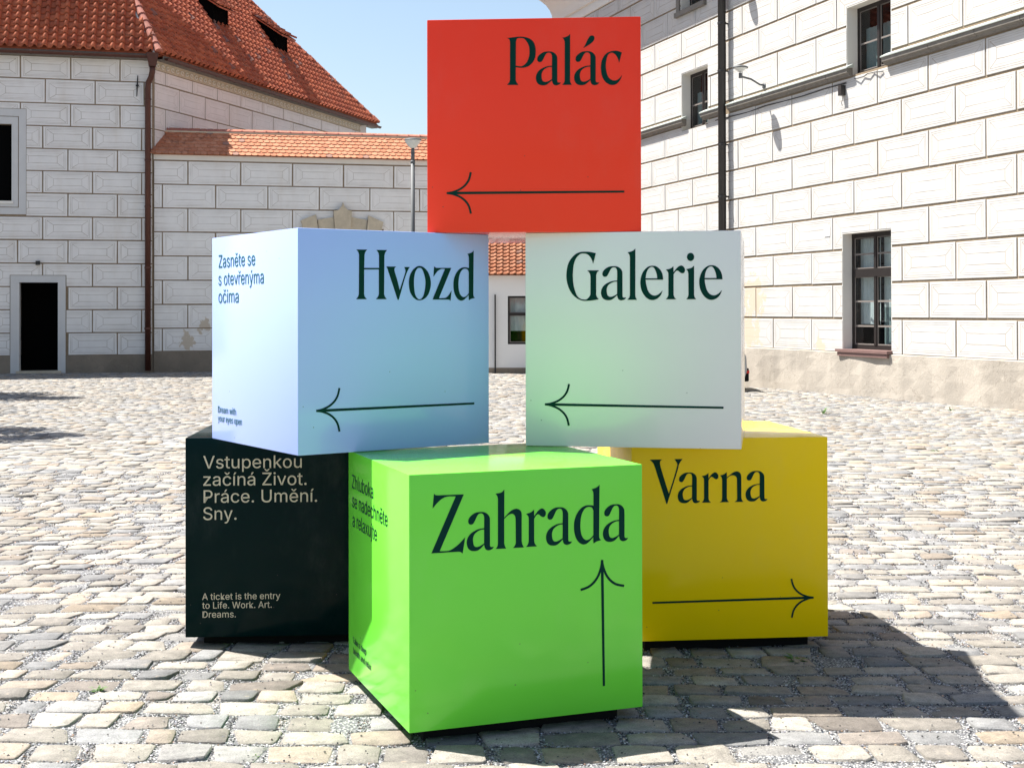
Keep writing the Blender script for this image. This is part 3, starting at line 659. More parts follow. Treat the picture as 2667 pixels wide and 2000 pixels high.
# black downpipe
m = MB(); m.tube([(-.76, -.80, 11.7), (-.76, -.55, 11.2), (-.76, -.17, 10.6), (-.76, -.17, .05)], .092, 14); dq = m.build('downpipe', MAT['black_pipe'], Q, smooth=True)
for z in (9.4, 8.3, 7.2, 5.5, 4.3, 3.1, 1.6):
    m = MB(); m.tube([(-.76, -.17, z), (-.76, -.17, z+.05)], .104, 12); m.box(-.78, -.74, -.15, 0, z+.01, z+.04)
    m.build('pipe_bracket', MAT['black_pipe'], dq)
m = MB(); m.box(3.37, 3.57, -.024, 0, 3.18, 3.38); m.build('junction_plate', MAT['white'], Q)
# security box with dangling wire
m = MB(); m.box(4.05, 4.16, -.12, 0, 5.92, 6.12); m.tube([(4.1, -.06, 5.92), (4.14, -.07, 5.84), (4.08, -.06, 5.78), (4.1, -.05, 5.72)], .006, 5); m.build('alarm_box', MAT['black_pipe'], Q)

# ------------------------------------------------------------------ lamps
def lamp_head(m, c, r):
    m.lathe([(0, .055), (r*.5, .05), (r*.9, .03), (r, .012), (r, 0), (r*.96, -.006)], 20, c)
def wall_lamp(x, z, label):
    L = empty('wall_lamp', Vector(B0)+Matrix.Rotation(AR, 3, 'Z') @ Vector((x, 0, z)), AR, label, 'lamp', 'disc lamps on brackets on the palace wall')
    m = MB(); m.tube([(0, 0, 0), (0, -.03, 0)], .07, 12); m.tube([(0, -.02, .02), (0, -.12, .02), (0, -.34, .13), (0, -.56, .17), (0, -.60, .18)], .022, 8); m.tube([(0, -.6, .14), (0, -.6, .25)], [.04, .035], 10)
    m.build('bracket', MAT['grey_metal'], L, smooth=True)
    m = MB(); lamp_head(m, (0, -.6, .36), .17); m.build('lamp_shade', MAT['grey_metal'], L, smooth=True)
    m = MB(); m.lathe([(.15, .352), (.09, .315), (.035, .27)], 16, (0, -.6, 0)); m.build('diffuser', MAT['frost'], L, smooth=True)
    return L
MAT['frost'] = varied('frosted_glass', (.55, .56, .54), .1, 9, .25, .02)
wall_lamp(.93, 6.62, 'grey disc lamp on bent bracket above the stone ledge beside the dark downpipe')
wall_lamp(-.09, 9.53, 'disc lamp high on the palace wall under the eaves, above the ledge lamp')
SL = empty('street_lamp', (-2.345, 32, 0), 0, 'slim grey street lamp with a flat disc head behind the light blue cube', 'street lamp')
m = MB(); m.tube([(0, 0, 0), (0, 0, .9)], .07, 14); m.tube([(0, 0, .9), (0, 0, 5.2)], [.052, .05], 14); m.tube([(0, 0, 5.2), (0, 0, 5.26)], .056, 14); m.tube([(0, 0, 5.26), (0, 0, 5.46)], .046, 14); m.build('pole', MAT['grey_metal'], SL, smooth=True)
m = MB(); m.lathe([(0, 5.79), (.1, 5.785), (.19, 5.765), (.215, 5.745), (.21, 5.735)], 24); m.build('lamp_shade', MAT['grey_metal'], SL, smooth=True)
m = MB(); m.lathe([(.195, 5.735), (.17, 5.68), (.11, 5.60), (.05, 5.55)], 20); m.build('diffuser', MAT['frost'], SL, smooth=True)
m = MB(); m.tube([(0, 0, 5.44), (0, 0, 5.57)], [.05, .03], 10); m.build('lamp_neck', MAT['grey_metal'], SL, smooth=True)
# ------------------------------------------------------------------ outlines of the printed letters (1/10000 m on the face, corner flag)
WORDS = {"red":[[[3779,9091,1],[3909,9096,0],[4100,9119,0],[4395,9139,0],[4620,9113,0],[4828,9040,0],[5001,8890,0],[5087,8681,0],[5113,8421,0],[5078,8144,0],[4965,7921,0],[4791,7768,0],[4618,7701,0],[4427,7683,0],[4176,7716,1],[4174,7118,1],[4209,7013,0],[4290,6900,1],[4290,6882,1],[3780,6889,1],[3780,6907,1],[3871,7018,0],[3905,7122,1],[3909,8890,1],[3891,8994,0],[3839,9056,0],[3779,9079,1]],
[[4186,8920,1],[4230,9041,0],[4325,9078,0],[4447,9076,0],[4551,9053,0],[4689,8912,0],[4793,8685,0],[4820,8460,0],[4801,8218,0],[4722,7994,0],[4601,7840,0],[4462,7758,0],[4323,7760,0],[4179,7780,1]],
[[5727,8429,0],[5900,8400,0],[6038,8303,0],[6107,8181,0],[6118,8060,1],[6116,7039,1],[6139,6987,0],[6191,6966,0],[6285,6971,1],[6242,6908,0],[6173,6866,0],[6052,6841,0],[5949,6877,0],[5897,6956,0],[5866,7083,1],[5724,6950,0],[5585,6865,0],[5430,6850,0],[5274,6886,0],[5162,7000,0],[5116,7192,0],[5145,7364,0],[5241,7519,0],[5397,7638,0],[5622,7730,0],[5867,7761,1],[5873,8098,1],[5865,8236,0],[5813,8341,0],[5727,8372,0],[5640,8352,0],[5571,8284,0],[5502,8155,0],[5441,8035,0],[5380,7958,0],[5285,7937,0],[5207,7978,0],[5181,8073,0],[5216,8194,0],[5329,8314,0],[5502,8406,0]],
[[5867,7709,1],[5725,7699,0],[5570,7635,0],[5448,7533,0],[5388,7395,0],[5382,7257,0],[5413,7101,0],[5482,7022,0],[5586,7009,0],[5707,7045,0],[5866,7133,1]],
[[6720,9226,1],[6627,9141,0],[6506,9088,0],[6359,9054,1],[6419,8989,0],[6459,8885,0],[6467,8781,1],[6463,7069,1],[6432,6966,0],[6354,6872,1],[6354,6858,1],[6784,6857,1],[6784,6871,1],[6734,6962,0],[6712,7083,1]],
[[7327,8556,1],[7417,8697,0],[7486,8851,0],[7573,9022,0],[7642,9108,0],[7728,9141,0],[7814,9114,0],[7852,9027,0],[7822,8915,0],[7727,8804,0],[7572,8694,0]],
[[8912,8406,0],[9118,8329,1],[8994,7848,1],[8946,8018,0],[8860,8191,0],[8758,8288,0],[8655,8324,0],[8534,8283,0],[8448,8163,0],[8396,7957,0],[8375,7716,0],[8395,7508,0],[8446,7301,0],[8549,7127,0],[8703,7038,0],[8858,7036,0],[8995,7121,0],[9133,7274,1],[9047,7068,0],[8926,6915,0],[8789,6839,0],[8634,6824,0],[8462,6887,0],[8325,7009,0],[8205,7218,0],[8154,7477,0],[8146,7685,0],[8190,7960,0],[8276,8148,0],[8414,8302,0],[8569,8377,0],[8741,8409,0]],
[[7514,8413,0],[7687,8385,0],[7825,8288,0],[7894,8165,0],[7906,8044,1],[7904,7024,1],[7926,6972,0],[7978,6950,0],[8073,6956,1],[8030,6893,0],[7961,6850,0],[7840,6826,0],[7736,6862,0],[7684,6940,0],[7654,7067,1],[7512,6934,0],[7373,6850,0],[7217,6834,0],[7062,6871,0],[6949,6985,0],[6903,7176,0],[6933,7349,0],[7028,7503,0],[7184,7622,0],[7409,7714,0],[7655,7745,1],[7661,8082,1],[7652,8221,0],[7601,8326,0],[7514,8356,0],[7428,8337,0],[7359,8269,0],[7289,8140,0],[7228,8020,0],[7168,7943,0],[7072,7921,0],[6995,7962,0],[6969,8058,0],[7004,8179,0],[7116,8298,0],[7290,8391,0]],
[[7655,7693,1],[7513,7683,0],[7357,7620,0],[7236,7518,0],[7175,7380,0],[7170,7242,0],[7201,7085,0],[7270,7007,0],[7373,6993,0],[7494,7030,0],[7654,7117,1]]],"blue":[[[2880,9112,1],[3425,9122,1],[3330,9016,0],[3283,8881,1],[3268,8291,1],[4031,8304,1],[4032,8864,1],[3994,8998,0],[3899,9117,1],[4444,9125,1],[4348,9006,0],[4305,8869,1],[4288,7112,1],[4326,7010,0],[4422,6884,1],[3864,6882,1],[3972,6992,0],[4020,7110,1],[4021,8236,1],[3267,8224,1],[3262,7106,1],[3300,6989,0],[3404,6880,1],[2859,6878,1],[2953,6987,0],[3000,7104,1],[3011,8875,1],[2974,8999,0]],
[[4410,8373,1],[4916,8378,1],[4838,8303,0],[4834,8168,0],[4964,7795,0],[5103,7303,1],[5255,7714,0],[5397,8108,0],[5403,8244,0],[5344,8368,1],[5638,8368,1],[5549,8247,0],[5392,7903,0],[5050,6857,1],[4992,6857,1],[4770,7471,0],[4539,8078,0],[4481,8247,0]],
[[6159,8428,0],[6358,8380,0],[6577,8194,0],[6716,7920,0],[6766,7627,0],[6715,7333,0],[6595,7073,0],[6395,6900,0],[6177,6837,0],[6018,6855,0],[5900,6915,0],[5784,7017,0],[5644,7256,0],[5588,7649,0],[5647,7992,0],[5785,8216,0],[5902,8324,0],[6020,8400,0]],
[[6159,8342,0],[6278,8301,0],[6387,8105,0],[6456,7865,0],[6476,7624,0],[6446,7348,0],[6376,7089,0],[6276,6934,0],[6157,6885,0],[6038,6933,0],[5920,7104,0],[5871,7395,0],[5857,7652,0],[5872,7909,0],[5931,8150,0],[6040,8306,0]],
[[6942,8416,1],[7038,8366,0],[7179,8356,0],[7880,8367,1],[7201,6941,1],[7460,6947,0],[7603,6974,0],[7745,7096,0],[7895,7298,1],[7837,6818,1],[7765,6870,0],[7664,6878,1],[6855,6875,1],[7534,8309,1],[7341,8306,0],[7179,8238,0],[7058,8132,0],[6907,7940,1]],
[[9132,9212,1],[9028,9122,0],[8903,9078,0],[8778,9045,1],[8840,8968,0],[8865,8827,1],[8864,8378,1],[8714,8402,0],[8528,8399,0],[8321,8308,0],[8136,8095,0],[8023,7814,0],[8002,7534,0],[8032,7273,0],[8134,7028,0],[8278,6880,0],[8422,6828,0],[8567,6864,0],[8712,6970,0],[8847,7111,1],[8857,6847,1],[9003,6918,0],[9201,6963,1],[9128,7033,0],[9107,7139,1]],
[[8859,8176,1],[8797,8298,0],[8673,8340,0],[8528,8311,0],[8404,8187,0],[8321,7993,0],[8283,7747,0],[8279,7502,0],[8309,7292,0],[8381,7117,0],[8505,7013,0],[8629,7004,0],[8733,7058,0],[8857,7181,1]]],"white":[[[2900,9090,0],[3073,9076,0],[3342,9017,1],[3211,8526,1],[3142,8734,0],[3021,8908,0],[2899,8986,0],[2760,9010,0],[2621,8989,0],[2481,8878,0],[2376,8723,0],[2297,8482,0],[2262,8171,0],[2256,7894,0],[2287,7547,0],[2373,7218,0],[2477,7010,0],[2616,6898,0],[2756,6863,0],[2895,6871,0],[2999,6957,0],[3074,7077,0],[3083,7215,1],[3085,7906,1],[3071,8027,0],[3019,8131,0],[2933,8221,1],[3497,8217,1],[3401,8128,0],[3352,8007,1],[3350,7076,1],[3390,6973,0],[3468,6877,1],[3346,6849,0],[3069,6810,0],[2808,6799,0],[2651,6828,0],[2442,6924,0],[2233,7115,0],[2077,7375,0],[1981,7688,0],[1952,8000,0],[1991,8363,0],[2079,8622,0],[2237,8846,0],[2429,9008,0],[2656,9084,0]],
[[8703,8411,0],[8859,8375,0],[9031,8225,0],[9135,8014,0],[9168,7764,1],[8358,7769,1],[8380,7564,0],[8457,7283,0],[8578,7107,0],[8734,7037,0],[8872,7054,0],[9011,7141,0],[9141,7271,1],[9063,7070,0],[8941,6931,0],[8803,6853,0],[8647,6827,0],[8473,6880,0],[8300,7038,0],[8162,7302,0],[8111,7635,0],[8155,7933,0],[8269,8178,0],[8425,8335,0],[8564,8400,0]],
[[8358,7830,1],[8390,8054,0],[8460,8229,0],[8564,8333,0],[8668,8359,0],[8755,8297,0],[8841,8121,0],[8884,7946,0],[8892,7827,1]],
[[6935,8381,1],[6939,8100,1],[7013,8205,0],[7118,8327,0],[7258,8410,0],[7363,8387,0],[7450,8272,0],[7459,8166,0],[7415,8079,0],[7327,8053,0],[7240,8098,0],[7153,8169,0],[7083,8178,0],[7013,8117,0],[6939,8012,1],[6937,7061,1],[6975,6956,0],[7053,6867,1],[7053,6859,1],[6580,6860,1],[6659,6957,0],[6698,7062,1],[6701,7996,1],[6680,8119,0],[6584,8229,1],[6733,8256,0],[6838,8303,0]],
[[7878,8400,1],[7874,7058,1],[7900,6952,0],[7969,6861,1],[7516,6857,1],[7586,6953,0],[7618,7059,1],[7615,8025,1],[7590,8148,0],[7520,8245,1],[7660,8270,0],[7764,8305,0]],
[[7719,8992,0],[7836,8934,0],[7884,8800,0],[7835,8667,0],[7718,8612,0],[7601,8669,0],[7553,8803,0],[7602,8936,0]],
[[4187,8407,0],[4360,8378,0],[4498,8281,0],[4567,8159,0],[4579,8038,1],[4577,7017,1],[4599,6965,0],[4651,6944,0],[4746,6949,1],[4703,6886,0],[4634,6844,0],[4513,6819,0],[4409,6855,0],[4357,6934,0],[4327,7061,1],[4185,6928,0],[4046,6843,0],[3890,6828,0],[3735,6865,0],[3622,6979,0],[3576,7170,0],[3606,7342,0],[3701,7497,0],[3857,7616,0],[4082,7708,0],[4328,7739,1],[4334,8076,1],[4325,8214,0],[4274,8319,0],[4187,8350,0],[4101,8330,0],[4032,8262,0],[3962,8133,0],[3901,8013,0],[3841,7936,0],[3745,7915,0],[3668,7956,0],[3642,8052,0],[3677,8172,0],[3789,8292,0],[3963,8384,0]],
[[4328,7687,1],[4186,7677,0],[4030,7613,0],[3909,7511,0],[3848,7374,0],[3843,7235,0],[3874,7079,0],[3943,7000,0],[4046,6987,0],[4167,7023,0],[4327,7111,1]],
[[5180,9210,1],[5086,9125,0],[4965,9072,0],[4819,9038,1],[4879,8973,0],[4918,8869,0],[4927,8765,1],[4923,7053,1],[4892,6950,0],[4814,6856,1],[4814,6842,1],[5244,6842,1],[5244,6855,1],[5194,6946,0],[5172,7067,1]],
[[5998,8411,0],[6154,8375,0],[6326,8225,0],[6430,8015,0],[6463,7764,1],[5653,7769,1],[5675,7564,0],[5752,7283,0],[5873,7108,0],[6029,7037,0],[6167,7054,0],[6306,7141,0],[6436,7271,1],[6358,7071,0],[6236,6931,0],[6098,6853,0],[5942,6827,0],[5768,6880,0],[5595,7039,0],[5457,7302,0],[5406,7636,0],[5450,7934,0],[5564,8178,0],[5720,8335,0],[5859,8400,0]],
[[5653,7831,1],[5685,8055,0],[5755,8229,0],[5859,8334,0],[5963,8359,0],[6050,8297,0],[6136,8122,0],[6179,7946,0],[6187,7827,1]]],"green":[[[1012,9222,1],[1078,9164,0],[1174,9150,1],[2233,9139,1],[1238,6972,1],[1612,6967,0],[1843,7072,0],[2036,7207,0],[2288,7449,1],[2181,6826,1],[2094,6891,0],[1997,6906,1],[903,6912,1],[1904,9078,1],[1557,9086,0],[1327,9006,0],[1135,8851,0],[954,8650,1]],
[[3929,9248,1],[3800,9133,0],[3563,9098,1],[3632,9002,0],[3661,8889,1],[3658,7126,1],[3638,7015,0],[3559,6918,1],[4004,6905,1],[3945,7015,0],[3919,7128,1],[3921,8077,1],[4056,8199,0],[4195,8266,0],[4315,8251,0],[4384,8163,0],[4410,8031,1],[4416,7116,1],[4392,7025,0],[4302,6909,1],[4761,6905,1],[4692,7025,0],[4662,7157,1],[4664,8204,1],[4654,8298,0],[4594,8394,0],[4474,8453,0],[4335,8442,0],[4175,8361,0],[3923,8132,1]],
[[2943,8412,0],[3110,8384,0],[3243,8290,0],[3310,8173,0],[3321,8056,1],[3319,7071,1],[3341,7021,0],[3390,7000,0],[3482,7006,1],[3440,6945,0],[3374,6904,0],[3257,6880,0],[3157,6915,0],[3107,6991,0],[3077,7113,1],[2940,6985,0],[2807,6903,0],[2657,6889,0],[2506,6924,0],[2398,7034,0],[2353,7218,0],[2382,7385,0],[2474,7534,0],[2625,7649,0],[2842,7737,0],[3079,7767,1],[3084,8093,1],[3076,8226,0],[3026,8327,0],[2943,8357,0],[2860,8338,0],[2793,8272,0],[2726,8148,0],[2667,8032,0],[2609,7958,0],[2517,7937,0],[2442,7977,0],[2417,8069,0],[2450,8185,0],[2559,8301,0],[2726,8390,0]],
[[3079,7717,1],[2942,7707,0],[2792,7646,0],[2675,7548,0],[2616,7415,0],[2611,7281,0],[2640,7131,0],[2707,7055,0],[2807,7042,0],[2924,7077,0],[3077,7162,1]],
[[5195,8382,1],[5200,8111,1],[5271,8212,0],[5373,8330,0],[5508,8410,0],[5609,8388,0],[5693,8277,0],[5701,8175,0],[5659,8090,0],[5574,8066,0],[5490,8109,0],[5406,8177,0],[5338,8186,0],[5271,8127,0],[5199,8026,1],[5197,7109,1],[5234,7007,0],[5310,6922,1],[5310,6913,1],[4853,6915,1],[4930,7008,0],[4967,7110,1],[4970,8010,1],[4950,8129,0],[4857,8235,1],[5001,8262,0],[5102,8307,0]],
[[6301,8422,0],[6468,8394,0],[6601,8300,0],[6668,8182,0],[6679,8066,1],[6677,7081,1],[6699,7031,0],[6749,7010,0],[6840,7016,1],[6799,6955,0],[6732,6914,0],[6615,6890,0],[6515,6925,0],[6465,7001,0],[6436,7123,1],[6299,6995,0],[6165,6913,0],[6015,6898,0],[5865,6934,0],[5756,7044,0],[5712,7228,0],[5740,7395,0],[5832,7544,0],[5983,7658,0],[6200,7747,0],[6437,7777,1],[6442,8102,1],[6434,8236,0],[6385,8337,0],[6301,8367,0],[6218,8348,0],[6151,8282,0],[6084,8158,0],[6025,8042,0],[5967,7968,0],[5875,7947,0],[5800,7987,0],[5775,8079,0],[5809,8195,0],[5917,8311,0],[6084,8400,0]],
[[6437,7727,1],[6300,7717,0],[6150,7656,0],[6033,7558,0],[5974,7425,0],[5969,7291,0],[5999,7141,0],[6065,7065,0],[6165,7052,0],[6282,7087,0],[6436,7171,1]],
[[8064,9243,1],[7960,9153,0],[7834,9109,0],[7710,9077,1],[7772,8999,0],[7797,8858,1],[7796,8409,1],[7646,8433,0],[7460,8430,0],[7253,8339,0],[7067,8126,0],[6954,7844,0],[6933,7564,0],[6963,7302,0],[7065,7058,0],[7209,6910,0],[7353,6858,0],[7498,6893,0],[7644,6999,0],[7779,7141,1],[7789,6876,1],[7935,6947,0],[8133,6992,1],[8060,7063,0],[8040,7168,1]],
[[7791,8206,1],[7729,8329,0],[7605,8371,0],[7459,8342,0],[7335,8217,0],[7252,8023,0],[7215,7777,0],[7210,7532,0],[7241,7322,0],[7313,7147,0],[7436,7042,0],[7561,7034,0],[7664,7087,0],[7789,7211,1]],
[[8802,8417,0],[8969,8390,0],[9102,8296,0],[9168,8178,0],[9180,8061,1],[9178,7077,1],[9200,7027,0],[9249,7006,0],[9341,7011,1],[9299,6950,0],[9233,6910,0],[9116,6886,0],[9016,6921,0],[8966,6997,0],[8936,7119,1],[8799,6990,0],[8666,6909,0],[8516,6894,0],[8365,6930,0],[8257,7040,0],[8212,7224,0],[8241,7390,0],[8333,7539,0],[8484,7654,0],[8701,7743,0],[8938,7773,1],[8943,8098,1],[8935,8232,0],[8885,8333,0],[8802,8362,0],[8719,8344,0],[8652,8278,0],[8585,8154,0],[8526,8038,0],[8468,7963,0],[8376,7943,0],[8301,7982,0],[8276,8075,0],[8309,8191,0],[8418,8306,0],[8585,8396,0]],
[[8938,7723,1],[8801,7713,0],[8651,7652,0],[8534,7553,0],[8475,7421,0],[8470,7287,0],[8499,7136,0],[8566,7060,0],[8666,7047,0],[8783,7082,0],[8936,7167,1]]],"yellow":[[[4816,8307,1],[4650,8195,0],[4475,8155,1],[4547,8054,0],[4576,7940,1],[4573,7000,1],[4544,6887,0],[4442,6817,1],[4923,6818,1],[4850,6910,0],[4815,7025,1],[4818,7993,1],[4941,8091,0],[5087,8146,0],[5233,8115,0],[5320,8014,0],[5332,7900,1],[5341,7016,1],[5317,6903,0],[5200,6819,1],[5653,6820,1],[5580,6927,0],[5551,7041,1],[5554,8011,1],[5540,8154,0],[5467,8283,0],[5321,8342,0],[5146,8288,0],[4971,8162,0],[4818,8050,1]],
[[913,8980,1],[1547,8983,1],[1446,8893,0],[1437,8752,0],[1488,8524,0],[1689,7870,0],[1875,7286,1],[2094,7949,0],[2269,8542,0],[2298,8768,0],[2154,8989,1],[2574,8992,1],[2443,8823,0],[2370,8654,0],[2297,8371,0],[1787,6777,1],[1749,6777,1],[1543,7447,0],[1286,8244,0],[1114,8756,0]],
[[2912,8322,0],[3079,8294,0],[3212,8201,0],[3278,8083,0],[3289,7966,1],[3287,6983,1],[3309,6933,0],[3359,6912,0],[3450,6918,1],[3409,6857,0],[3342,6816,0],[3226,6792,0],[3126,6827,0],[3076,6903,0],[3046,7025,1],[2909,6897,0],[2776,6815,0],[2626,6801,0],[2476,6836,0],[2368,6946,0],[2323,7130,0],[2352,7296,0],[2444,7445,0],[2594,7560,0],[2811,7648,0],[3047,7678,1],[3053,8003,1],[3045,8137,0],[2995,8237,0],[2912,8267,0],[2829,8248,0],[2762,8183,0],[2695,8058,0],[2636,7943,0],[2578,7868,0],[2486,7848,0],[2411,7888,0],[2386,7980,0],[2420,8096,0],[2529,8211,0],[2695,8300,0]],
[[3047,7628,1],[2911,7618,0],[2761,7557,0],[2644,7459,0],[2585,7326,0],[2580,7193,0],[2610,7043,0],[2676,6967,0],[2776,6954,0],[2893,6989,0],[3046,7073,1]],
[[3882,8279,1],[3886,8008,1],[3957,8109,0],[4058,8227,0],[4193,8307,0],[4294,8284,0],[4378,8174,0],[4386,8072,0],[4344,7988,0],[4260,7963,0],[4176,8006,0],[4092,8074,0],[4024,8083,0],[3957,8024,0],[3886,7923,1],[3883,7007,1],[3920,6906,0],[3996,6821,1],[3996,6812,1],[3540,6814,1],[3616,6907,0],[3654,7008,1],[3656,7908,1],[3636,8027,0],[3543,8133,1],[3687,8159,0],[3788,8204,0]],
[[6356,8350,0],[6523,8322,0],[6656,8229,0],[6722,8111,0],[6733,7994,1],[6732,7011,1],[6753,6961,0],[6803,6940,0],[6894,6946,1],[6853,6885,0],[6786,6844,0],[6670,6820,0],[6570,6855,0],[6520,6931,0],[6490,7053,1],[6353,6925,0],[6220,6843,0],[6070,6828,0],[5920,6864,0],[5812,6974,0],[5767,7158,0],[5796,7324,0],[5888,7473,0],[6038,7588,0],[6255,7676,0],[6491,7706,1],[6497,8031,1],[6489,8165,0],[6439,8265,0],[6356,8295,0],[6273,8276,0],[6206,8210,0],[6139,8086,0],[6080,7971,0],[6022,7896,0],[5930,7876,0],[5855,7915,0],[5830,8008,0],[5864,8124,0],[5973,8239,0],[6140,8328,0]],
[[6491,7656,1],[6355,7646,0],[6205,7585,0],[6088,7487,0],[6029,7354,0],[6024,7221,0],[6054,7070,0],[6120,6995,0],[6220,6981,0],[6337,7017,0],[6490,7101,1]]]}
ARROWS = {"red": [0.0924, 0.1856, 0.9219, 0.1864], "blue": [0.0885, 0.1941, 0.9152, 0.1945], "white": [0.0925, 0.1961, 0.9197, 0.19], "yellow": [0.9245, 0.1977, 0.1034, 0.1912], "green": [0.8172, 0.6176, 0.8241, 0.1046]}
TEXT = [["dark", "front", "Vstupenkou", 0.0892, 0.8465, 0.4909, 0.0633], ["dark", "front", "začíná Život.", 0.0892, 0.7601, 0.515, 0.0633], ["dark", "front", "Práce. Umění.", 0.0911, 0.6746, 0.5659, 0.0632], ["dark", "front", "Sny.", 0.0891, 0.5888, 0.1656, 0.0632], ["dark", "front", "A ticket is the entry", 0.084, 0.1888, 0.3883, 0.0324], ["dark", "front", "to Life. Work. Art.", 0.084, 0.145, 0.3456, 0.0323], ["dark", "front", "Dreams.", 0.0856, 0.0995, 0.1655, 0.0323], ["blue", "left", "Zasněte se", 0.0904, 0.8499, 0.4478, 0.0622], ["blue", "left", "s otevřenýma", 0.0882, 0.7634, 0.5472, 0.0618], ["blue", "left", "očima", 0.0882, 0.6769, 0.2528, 0.0618], ["blue", "left", "Dream with", 0.0818, 0.1356, 0.2266, 0.0316], ["blue", "left", "your eyes open", 0.0817, 0.0923, 0.2977, 0.0316], ["green", "left", "Zhluboka", 0.0725, 0.837, 0.3803, 0.0611], ["green", "left", "se nadechněte", 0.0779, 0.7522, 0.6075, 0.0611], ["green", "left", "a relaxujte", 0.0833, 0.6662, 0.4293, 0.061], ["green", "left", "Take a deep", 0.0892, 0.1446, 0.2408, 0.0271], ["green", "left", "breath and relax", 0.0934, 0.0978, 0.3207, 0.027]]
